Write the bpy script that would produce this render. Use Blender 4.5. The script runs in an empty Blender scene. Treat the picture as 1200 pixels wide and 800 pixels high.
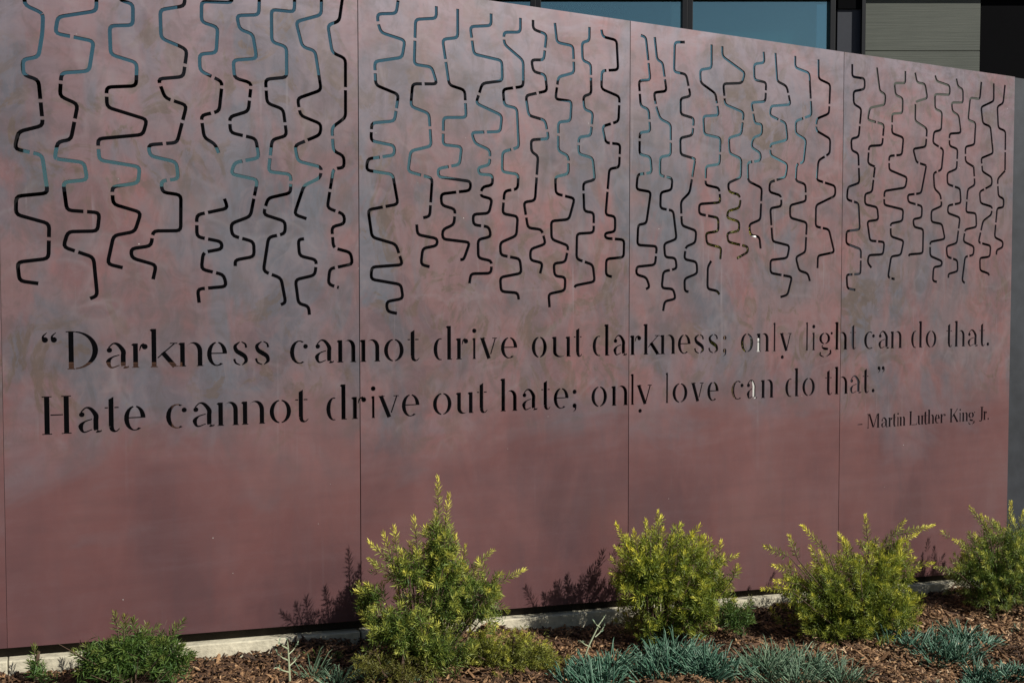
import bpy, bmesh, math, random
import numpy as np
from mathutils import Vector, Matrix
from mathutils.geometry import delaunay_2d_cdt
R = math.radians
sc = bpy.context.scene
col = sc.collection
random.seed(7)
rng = np.random.default_rng(11)

# ------------------------------------------------------------ camera, sky, sun, exposure
EYE = Vector((0.0, -3.7, 1.6)); YAW = R(25.7)
cam_d = bpy.data.cameras.new('camera'); cam = bpy.data.objects.new('camera', cam_d); col.objects.link(cam)
cam.location = EYE; cam.rotation_euler = (R(90-2.112), 0, -YAW)
cam_d.sensor_width = 36; cam_d.lens = 36*1166/1200; cam_d.clip_start = 0.05; cam_d.clip_end = 500
sc.camera = cam
SUN_EL, SUN_AZ = R(37.5), R(180-36)            # azimuth clockwise from +Y (the way the wall faces away)
w = bpy.data.worlds.new('World'); sc.world = w; w.use_nodes = True
nt = w.node_tree; nt.nodes.clear()
sky = nt.nodes.new('ShaderNodeTexSky'); sky.sky_type = 'NISHITA'; sky.sun_disc = False
sky.sun_elevation = SUN_EL; sky.sun_rotation = SUN_AZ
bg = nt.nodes.new('ShaderNodeBackground'); bg.inputs[1].default_value = 0.05
wo = nt.nodes.new('ShaderNodeOutputWorld')
nt.links.new(sky.outputs[0], bg.inputs[0]); nt.links.new(bg.outputs[0], wo.inputs[0])
sl = bpy.data.lights.new('sun', 'SUN'); sl.energy = 5.0; sl.angle = R(0.5); sl.color = (1, 0.96, 0.88)
so = bpy.data.objects.new('sun', sl); col.objects.link(so)
sdir = Vector((math.sin(SUN_AZ)*math.cos(SUN_EL), math.cos(SUN_AZ)*math.cos(SUN_EL), math.sin(SUN_EL)))
so.rotation_euler = sdir.to_track_quat('Z', 'Y').to_euler()
sc.view_settings.view_transform = 'Standard'; sc.view_settings.look = 'None'
sc.view_settings.exposure = 0.2; sc.view_settings.gamma = 1
sc.view_settings.use_curve_mapping = False

# ------------------------------------------------------------ helpers
def gz(x):                                    # the bed falls gently to the right
    return 0.35 - 0.0625*max(-8, min(9, x))
def tag(o, label=None, cat=None, group=None, kind=None):
    if label: o['label'] = label
    if cat: o['category'] = cat
    if group: o['group'] = group
    if kind: o['kind'] = kind
    return o
def empty(name, loc=(0, 0, 0), rz=0):
    o = bpy.data.objects.new(name, None); o.empty_display_size = .1
    o.location = loc; o.rotation_euler = (0, 0, rz); col.objects.link(o); return o
def mesh_obj(name, verts, faces, m, parent=None, loc=(0, 0, 0), smooth=False):
    me = bpy.data.meshes.new(name); me.from_pydata([tuple(v) for v in verts], [], faces); me.update()
    me.materials.append(m)
    if smooth: me.shade_smooth()
    o = bpy.data.objects.new(name, me); o.location = loc; o.parent = parent; col.objects.link(o); return o
class MB:
    def __init__(s): s.v = []; s.f = []
    def box(s, a, b, top=None):
        x0, y0, z0 = a; x1, y1, z1 = b; n = len(s.v)
        s.v += [(x0,y0,z0),(x1,y0,z0),(x1,y1,z0),(x0,y1,z0),(x0,y0,z1),(x1,y0,z1),(x1,y1,z1),(x0,y1,z1)]
        s.f += [tuple(n+i for i in q) for q in ((0,3,2,1),(4,5,6,7),(0,1,5,4),(1,2,6,5),(2,3,7,6),(3,0,4,7))]; return s
    def slopebox(s, x0, x1, y0, y1, zb, zt):  # zb, zt are functions of x
        n = len(s.v)
        s.v += [(x0,y0,zb(x0)),(x1,y0,zb(x1)),(x1,y1,zb(x1)),(x0,y1,zb(x0)),(x0,y0,zt(x0)),(x1,y0,zt(x1)),(x1,y1,zt(x1)),(x0,y1,zt(x0))]
        s.f += [tuple(n+i for i in q) for q in ((0,3,2,1),(4,5,6,7),(0,1,5,4),(1,2,6,5),(2,3,7,6),(3,0,4,7))]; return s
    def tube(s, pts, rad, k=6):
        pts = [Vector(p) for p in pts]
        if not hasattr(rad, '__len__'): rad = [rad]*len(pts)
        rings = []
        for i, p in enumerate(pts):
            d = (pts[min(i+1, len(pts)-1)]-pts[max(i-1, 0)]).normalized()
            a = d.orthogonal().normalized(); b = d.cross(a)
            n = len(s.v); rings.append(n)
            for j in range(k):
                t = 2*math.pi*j/k; s.v.append(tuple(p+(a*math.cos(t)+b*math.sin(t))*rad[i]))
        for r0, r1 in zip(rings, rings[1:]):
            for j in range(k): s.f.append((r0+j, r0+(j+1) % k, r1+(j+1) % k, r1+j))
        s.f.append(tuple(rings[0]+j for j in range(k))[::-1]); s.f.append(tuple(rings[-1]+j for j in range(k)))
        return s
    def build(s, name, m, parent=None, loc=(0, 0, 0), smooth=False, bevel=0):
        o = mesh_obj(name, s.v, s.f, m, parent, loc, smooth)
        if bevel:
            b = o.modifiers.new('bevel', 'BEVEL'); b.width = bevel; b.segments = 2; b.limit_method = 'ANGLE'
        return o

# ------------------------------------------------------------ materials
class NT:
    def __init__(s, name):
        s.m = bpy.data.materials.new(name); s.m.use_nodes = True; s.t = s.m.node_tree; s.t.nodes.clear()
        s.out = s.n('OutputMaterial')
    def n(s, typ, **kw):
        nd = s.t.nodes.new('ShaderNode'+typ)
        for k, v in kw.items():
            if k.startswith('_'): setattr(nd, k[1:], v)
            else:
                sock = nd.inputs[int(k[1:])] if k[0] == 'i' and k[1:].isdigit() else nd.inputs[k.replace('_', ' ')]
                s.put(sock, v)
        return nd
    def put(s, sock, v):
        if isinstance(v, bpy.types.NodeSocket): s.t.links.new(v, sock)
        elif isinstance(v, bpy.types.Node): s.t.links.new(v.outputs[0], sock)
        elif isinstance(v, (tuple, list)) and len(v) == 3 and sock.type == 'RGBA': sock.default_value = (*v, 1)
        else: sock.default_value = v
    def noise(s, vec, scale, detail=3, rough=.5, dist=0):
        return s.n('TexNoise', Vector=vec, Scale=scale, Detail=detail, Roughness=rough, Distortion=dist).outputs[0]
    def ramp(s, fac, stops, interp='LINEAR'):
        r = s.n('ValToRGB', Fac=fac); e = r.color_ramp.elements; r.color_ramp.interpolation = interp
        while len(e) < len(stops): e.new(.5)
        for el, (p, c) in zip(e, stops):
            el.position = p; el.color = (c, c, c, 1) if not hasattr(c, '__len__') else (*c, 1)
        return r.outputs[0]
    def mix(s, fac, a, b, mode='MIX'):
        m = s.t.nodes.new('ShaderNodeMix'); m.data_type = 'RGBA'; m.blend_type = mode
        s.put(m.inputs[0], fac); s.put(m.inputs[6], a if not (isinstance(a, tuple)) else (*a, 1)); s.put(m.inputs[7], b if not isinstance(b, tuple) else (*b, 1))
        return m.outputs[2]
    def math(s, op, a, b=0.0, clamp=False):
        m = s.n('Math', _operation=op, _use_clamp=clamp); s.put(m.inputs[0], a); s.put(m.inputs[1], b); return m.outputs[0]
    def mapping(s, vec, scale=(1, 1, 1), loc=(0, 0, 0), rot=(0, 0, 0)):
        m = s.n('Mapping', Vector=vec); m.inputs['Scale'].default_value = scale; m.inputs['Location'].default_value = loc
        m.inputs['Rotation'].default_value = rot; return m.outputs[0]
    def finish(s, sh): s.t.links.new(sh.outputs[0], s.out.inputs[0]); return s.m
def simple(name, c, rough=.6, metal=0, bump=0, bscale=30, var=.15, spec=.5):
    t = NT(name); tc = t.n('TexCoord').outputs['Object']
    nz = t.noise(tc, bscale, 5, .6); n2 = t.noise(tc, bscale*.13, 3)
    f = t.math('ADD', t.math('MULTIPLY', nz, .5), t.math('MULTIPLY', n2, .5))
    cc = t.ramp(f, [(.3, tuple(x*(1-var) for x in c)), (.7, tuple(min(1, x*(1+var)) for x in c))])
    b = t.n('BsdfPrincipled', Base_Color=cc, Roughness=rough, Metallic=metal)
    b.inputs['Specular IOR Level'].default_value = spec
    if bump: t.put(b.inputs['Normal'], t.n('Bump', Strength=bump, Distance=.01, Height=nz).outputs[0])
    return t.finish(b)

def steel_material():
    t = NT('patinated_steel'); P0 = t.n('TexCoord').outputs['Object']
    # every sheet was patinated on its own: shift the pattern per sheet
    rnd = t.n('ObjectInfo').outputs['Random']
    off = t.n('CombineXYZ', X=t.math('MULTIPLY', rnd, 17.0), Y=t.math('MULTIPLY', rnd, 31.0), Z=t.math('MULTIPLY', rnd, 5.0))
    va = t.n('VectorMath', _operation='ADD'); t.put(va.inputs[0], P0); t.put(va.inputs[1], off); P = va.outputs[0]
    sep = t.n('SeparateXYZ', Vector=P0); x, z = sep.outputs[0], sep.outputs[2]
    warp = t.math('MULTIPLY', t.math('SUBTRACT', t.noise(t.mapping(P, (1.3, 1, 2.2)), 1.0, 4, .6, .8), .5), 1.1)
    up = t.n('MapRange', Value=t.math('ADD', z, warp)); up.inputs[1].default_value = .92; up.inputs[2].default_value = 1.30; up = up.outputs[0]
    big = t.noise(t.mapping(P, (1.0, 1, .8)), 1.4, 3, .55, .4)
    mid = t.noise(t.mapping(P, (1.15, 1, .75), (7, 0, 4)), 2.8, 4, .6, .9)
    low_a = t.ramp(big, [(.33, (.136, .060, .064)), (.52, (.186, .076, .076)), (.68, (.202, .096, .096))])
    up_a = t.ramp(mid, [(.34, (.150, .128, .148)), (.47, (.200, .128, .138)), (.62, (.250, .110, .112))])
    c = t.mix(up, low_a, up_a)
    bl = t.ramp(t.noise(t.mapping(P, (.8, 1, .55), (1, 0, 9)), 1.9, 4, .62, 1.2), [(.47, 0), (.58, .85)])  # blue-grey patches: sky sheen painted into the steel's base colour
    c = t.mix(t.math('MULTIPLY', bl, t.math('ADD', t.math('MULTIPLY', up, .8), .05)), c, (.138, .140, .172))
    rd = t.ramp(t.noise(t.mapping(P, (1.3, 1, .6), (5, 0, 2)), 3.2, 4, .6, .8), [(.51, 0), (.60, .58)])
    c = t.mix(t.math('MULTIPLY', rd, t.math('ADD', t.math('MULTIPLY', up, .55), .25)), c, (.270, .105, .100))
    # broad overlapping sponge wipes with soft straight edges
    dn = t.n('TexNoise', Vector=P, Scale=5.0, Detail=3.0).outputs['Color']
    dv = t.n('VectorMath', _operation='MULTIPLY_ADD'); t.put(dv.inputs[0], dn); dv.inputs[1].default_value = (.22, .22, .22); t.put(dv.inputs[2], P)
    vo = t.n('TexVoronoi', Vector=t.mapping(dv.outputs[0], (1.0, 1, .6), (0, 0, 0), (0, R(8), 0)), Scale=5.0); vo.inputs['Randomness'].default_value = 1
    vo.feature = 'SMOOTH_F1'; vo.inputs['Smoothness'].default_value = .25
    upm = t.ramp(up, [(.2, .0), (1, 1)])
    vc = t.n('SeparateColor', Color=vo.outputs['Color']).outputs[0]
    c = t.mix(t.math('MULTIPLY', upm, t.ramp(vc, [(.1, .34), (.42, 0), (.6, 0), (.9, .30)])), c, t.ramp(vc, [(.45, (.095, .070, .084)), (.55, (.230, .135, .140))]))
    # brown swirled stains in the upper half
    st = t.ramp(t.noise(t.mapping(P, (1, 1, .8), (2, 0, 7)), 4.6, 6, .62, 2.6), [(.53, 0), (.59, .85)])
    st = t.math('MULTIPLY', st, t.math('ADD', t.math('MULTIPLY', t.ramp(t.noise(t.mapping(P, (1, 1, 1), (4, 0, 1)), 1.3, 2), [(.44, .12), (.56, 1)]), .8), t.ramp(t.math('MULTIPLY', z, .4), [(.72, 0), (1.0, .35)]), True))
    c = t.mix(t.math('MULTIPLY', st, upm), c, t.mix(t.noise(P, 40, 3), (.100, .062, .044), (.165, .112, .085)))
    # paler mottled mauve towards the top edge
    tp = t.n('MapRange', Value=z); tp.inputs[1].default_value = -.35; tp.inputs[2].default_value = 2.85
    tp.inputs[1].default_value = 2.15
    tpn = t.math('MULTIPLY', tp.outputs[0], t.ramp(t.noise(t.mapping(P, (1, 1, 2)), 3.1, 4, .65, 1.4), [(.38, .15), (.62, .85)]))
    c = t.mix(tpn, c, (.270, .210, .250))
    sk = t.noise(t.mapping(P, (1.2, 1, 9), (0, 0, 3), (0, R(4), 0)), 2.2, 4, .6)
    c = t.mix(t.ramp(sk, [(.35, .12), (.5, 0), (.65, .10)]), c, t.ramp(sk, [(.45, (.090, .052, .060)), (.55, (.22, .14, .155))]))
    vs = t.noise(t.mapping(P, (14, 1, .7)), 1.6, 3, .6)
    c = t.mix(t.ramp(vs, [(.50, 0), (.72, .13)]), c, (.090, .068, .080))
    for k, (rot, sc_) in enumerate(((.5, 1.1), (-.9, 1.5), (1.0, .9), (-.3, 1.3))):
        wv = t.noise(t.mapping(P, (42*sc_, 1, 1.1), (k*3.7, 0, k), (0, rot, 0)), 1.0, 1)
        gate = t.ramp(t.noise(t.mapping(P, (1, 1, 1), (k*5.1, 0, 2)), 2.6, 2), [(.55, 0), (.63, 1)])
        c = t.mix(t.math('MULTIPLY', t.math('MULTIPLY', t.ramp(wv, [(.70, 0), (.76, .35)]), gate), t.math('ADD', upm, .12)), c, (.30, .24, .26))
    vo = t.n('TexVoronoi', Vector=P, Scale=16.0)
    gate = t.ramp(t.noise(t.mapping(P, (1, 1, 1), (9, 0, 5)), 1.7, 2), [(.52, 0), (.60, 1)])
    sp = t.math('MULTIPLY', t.math('LESS_THAN', vo.outputs['Distance'], .035), gate)
    pick = t.math('GREATER_THAN', t.n('SeparateColor', Color=vo.outputs['Color']).outputs[0], .6)
    c = t.mix(t.math('MULTIPLY', sp, pick), c, (.62, .55, .52))
    fm = t.noise(t.mapping(P, (1.2, 1, .8)), 11.0, 6, .68, 1.2)
    c = t.mix(t.math('MULTIPLY', t.ramp(fm, [(.38, .40), (.5, 0), (.62, .34)]), t.math('ADD', t.math('MULTIPLY', upm, .75), .12)), c, t.ramp(fm, [(.45, (.115, .085, .082)), (.55, (.245, .170, .180))]))
    # curving pale wipe marks left by the finishing cloth, and dark ones beside them
    for k, (sc2, lo, cc) in enumerate(((2.1, .5, (.30, .25, .27)), (3.3, .47, (.31, .24, .255)), (2.7, .53, (.085, .060, .060)))):
        wn = t.noise(t.mapping(P, (1, 1, 1), (k*6.3, 2, k*2.1)), sc2*.8, 3.0, .5, .7)
        ridge = t.ramp(wn, [(lo-.020, 0), (lo, .20), (lo+.035, 0)])
        gt = t.ramp(t.noise(t.mapping(P, (1, 1, 1), (3, 0, k*4.4)), 3.0, 3), [(.49, 0), (.58, 1)])
        c = t.mix(t.math('MULTIPLY', t.math('MULTIPLY', ridge, gt), upm), c, cc)
    c = t.mix(1.0, c, (.77, .84, .84), 'MULTIPLY')
    b = t.n('BsdfPrincipled', Base_Color=c, Metallic=.25)
    t.put(b.inputs['Roughness'], t.ramp(mid, [(.3, .36), (.7, .50)]))
    b.inputs['Specular IOR Level'].default_value = .45
    h = t.math('ADD', t.math('MULTIPLY', t.noise(P, 2.2, 2), 1.0), t.math('MULTIPLY', t.noise(P, 60, 4, .6), .02))
    t.put(b.inputs['Normal'], t.n('Bump', Strength=.14, Distance=.03, Height=h).outputs[0])
    return t.finish(b)

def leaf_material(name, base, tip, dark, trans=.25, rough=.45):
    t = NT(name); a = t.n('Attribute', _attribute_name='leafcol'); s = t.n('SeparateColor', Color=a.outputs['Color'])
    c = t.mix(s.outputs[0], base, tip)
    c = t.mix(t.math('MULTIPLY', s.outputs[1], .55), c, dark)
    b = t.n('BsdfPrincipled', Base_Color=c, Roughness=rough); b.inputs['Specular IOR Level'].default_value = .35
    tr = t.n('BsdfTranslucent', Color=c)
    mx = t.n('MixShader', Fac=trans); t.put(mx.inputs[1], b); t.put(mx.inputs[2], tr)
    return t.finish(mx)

M = {}
M['steel'] = steel_material()
M['dark_steel'] = simple('dark_blue_grey_steel', (.034, .038, .046), .55, .3, .1, 9, .45)
M['post'] = simple('black_painted_tube', (.004, .0035, .004), .7, 0, 0, spec=.15)
M['rail'] = simple('rusty_dark_rail', (.030, .024, .017), .8, 0, .3, 20, .5, spec=.2)
M['concrete'] = simple('pale_concrete', (.46, .42, .315), .85, 0, .5, 38, .38)
M['bark'] = simple('shrub_bark', (.09, .055, .035), .85, 0, .3, 80, .4)
M['frame'] = simple('black_window_frame', (.005, .0055, .008), .5, 0, 0, spec=.3)
M['black'] = simple('black_cladding', (.0025, .0025, .0032), .9, 0, 0, spec=.05)
M['slate'] = simple('blue_black_cladding', (.030, .033, .044), .6, 0, 0, spec=.3)
M['white'] = simple('white_paint', (.8, .79, .75), .5)
M['timber'] = simple('brown_timber', (.050, .020, .010), .6, 0, .2, 40, .3)
M['dirt'] = simple('dark_soil', (.045, .026, .016), .95, 0, .8, 70, .5)
M['pave'] = simple('concrete_paving', (.25, .24, .22), .85, 0, .3, 30, .2)
def siding():
    t = NT('grey_green_siding'); P = t.n('TexCoord').outputs['Object']
    g = t.noise(t.mapping(P, (1.2, 1, 60)), 1.5, 4, .65); g2 = t.noise(P, 1.7, 3)
    c = t.ramp(t.math('ADD', t.math('MULTIPLY', g, .6), t.math('MULTIPLY', g2, .4)), [(.35, (.060, .068, .055)), (.65, (.100, .108, .088))])
    b = t.n('BsdfPrincipled', Base_Color=c, Roughness=.75)
    t.put(b.inputs['Normal'], t.n('Bump', Strength=.4, Distance=.004, Height=g).outputs[0])
    return t.finish(b)
M['siding'] = siding()
def glass():
    t = NT('coated_window_glass'); P = t.n('TexCoord').outputs['Object']
    n = t.noise(t.mapping(P, (.8, 1, 1.1)), .9, 2)
    gl = t.n('BsdfGlossy', Color=(.58, .80, .75), Roughness=.03)
    t.put(gl.inputs['Normal'], t.n('Bump', Strength=.05, Distance=.05, Height=n).outputs[0])
    tr = t.n('BsdfTransparent', Color=(.48, .72, .76))
    mx = t.n('MixShader', Fac=.5); t.put(mx.inputs[1], gl); t.put(mx.inputs[2], tr)
    return t.finish(mx)
M['glass'] = glass()
M['blind'] = simple('grey_roller_blind', (.50, .56, .56), .8)
M['room'] = simple('dim_room_wall', (.07, .08, .09), .9)
M['needle'] = leaf_material('needle_leaves', (.120, .215, .042), (.95, .88, .16), (.014, .036, .010), .32)
M['needle_y'] = leaf_material('golden_needle_leaves', (.165, .240, .034), (.95, .88, .11), (.014, .034, .009), .32)
M['green'] = leaf_material('fresh_green_leaves', (.090, .180, .035), (.30, .26, .06), (.025, .060, .018))
M['olive'] = leaf_material('olive_creeping_leaves', (.150, .170, .030), (.42, .36, .06), (.10, .06, .03))
M['blue'] = leaf_material('blue_green_succulent', (.046, .128, .082), (.26, .42, .29), (.009, .036, .022), .12, .35)
M['bluegreen'] = leaf_material('grey_green_leaves', (.085, .170, .100), (.36, .46, .30), (.022, .065, .034), .15)
M['straw'] = simple('dry_straw', (.38, .27, .15), .8)
def chips():
    t = NT('bark_mulch'); a = t.n('Attribute', _attribute_name='leafcol'); s = t.n('SeparateColor', Color=a.outputs['Color'])
    P = t.n('TexCoord').outputs['Object']
    c = t.ramp(s.outputs[0], [(0, (.022, .011, .006)), (.25, (.080, .038, .017)), (.5, (.20, .105, .046)), (.75, (.40, .235, .115)), (1, (.72, .55, .36))])
    c = t.mix(t.ramp(t.noise(P, 90, 3), [(.4, .35), (.6, 0)]), c, (.05, .025, .012))
    return t.finish(t.n('BsdfPrincipled', Base_Color=c, Roughness=.85))
M['chips'] = chips()

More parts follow.
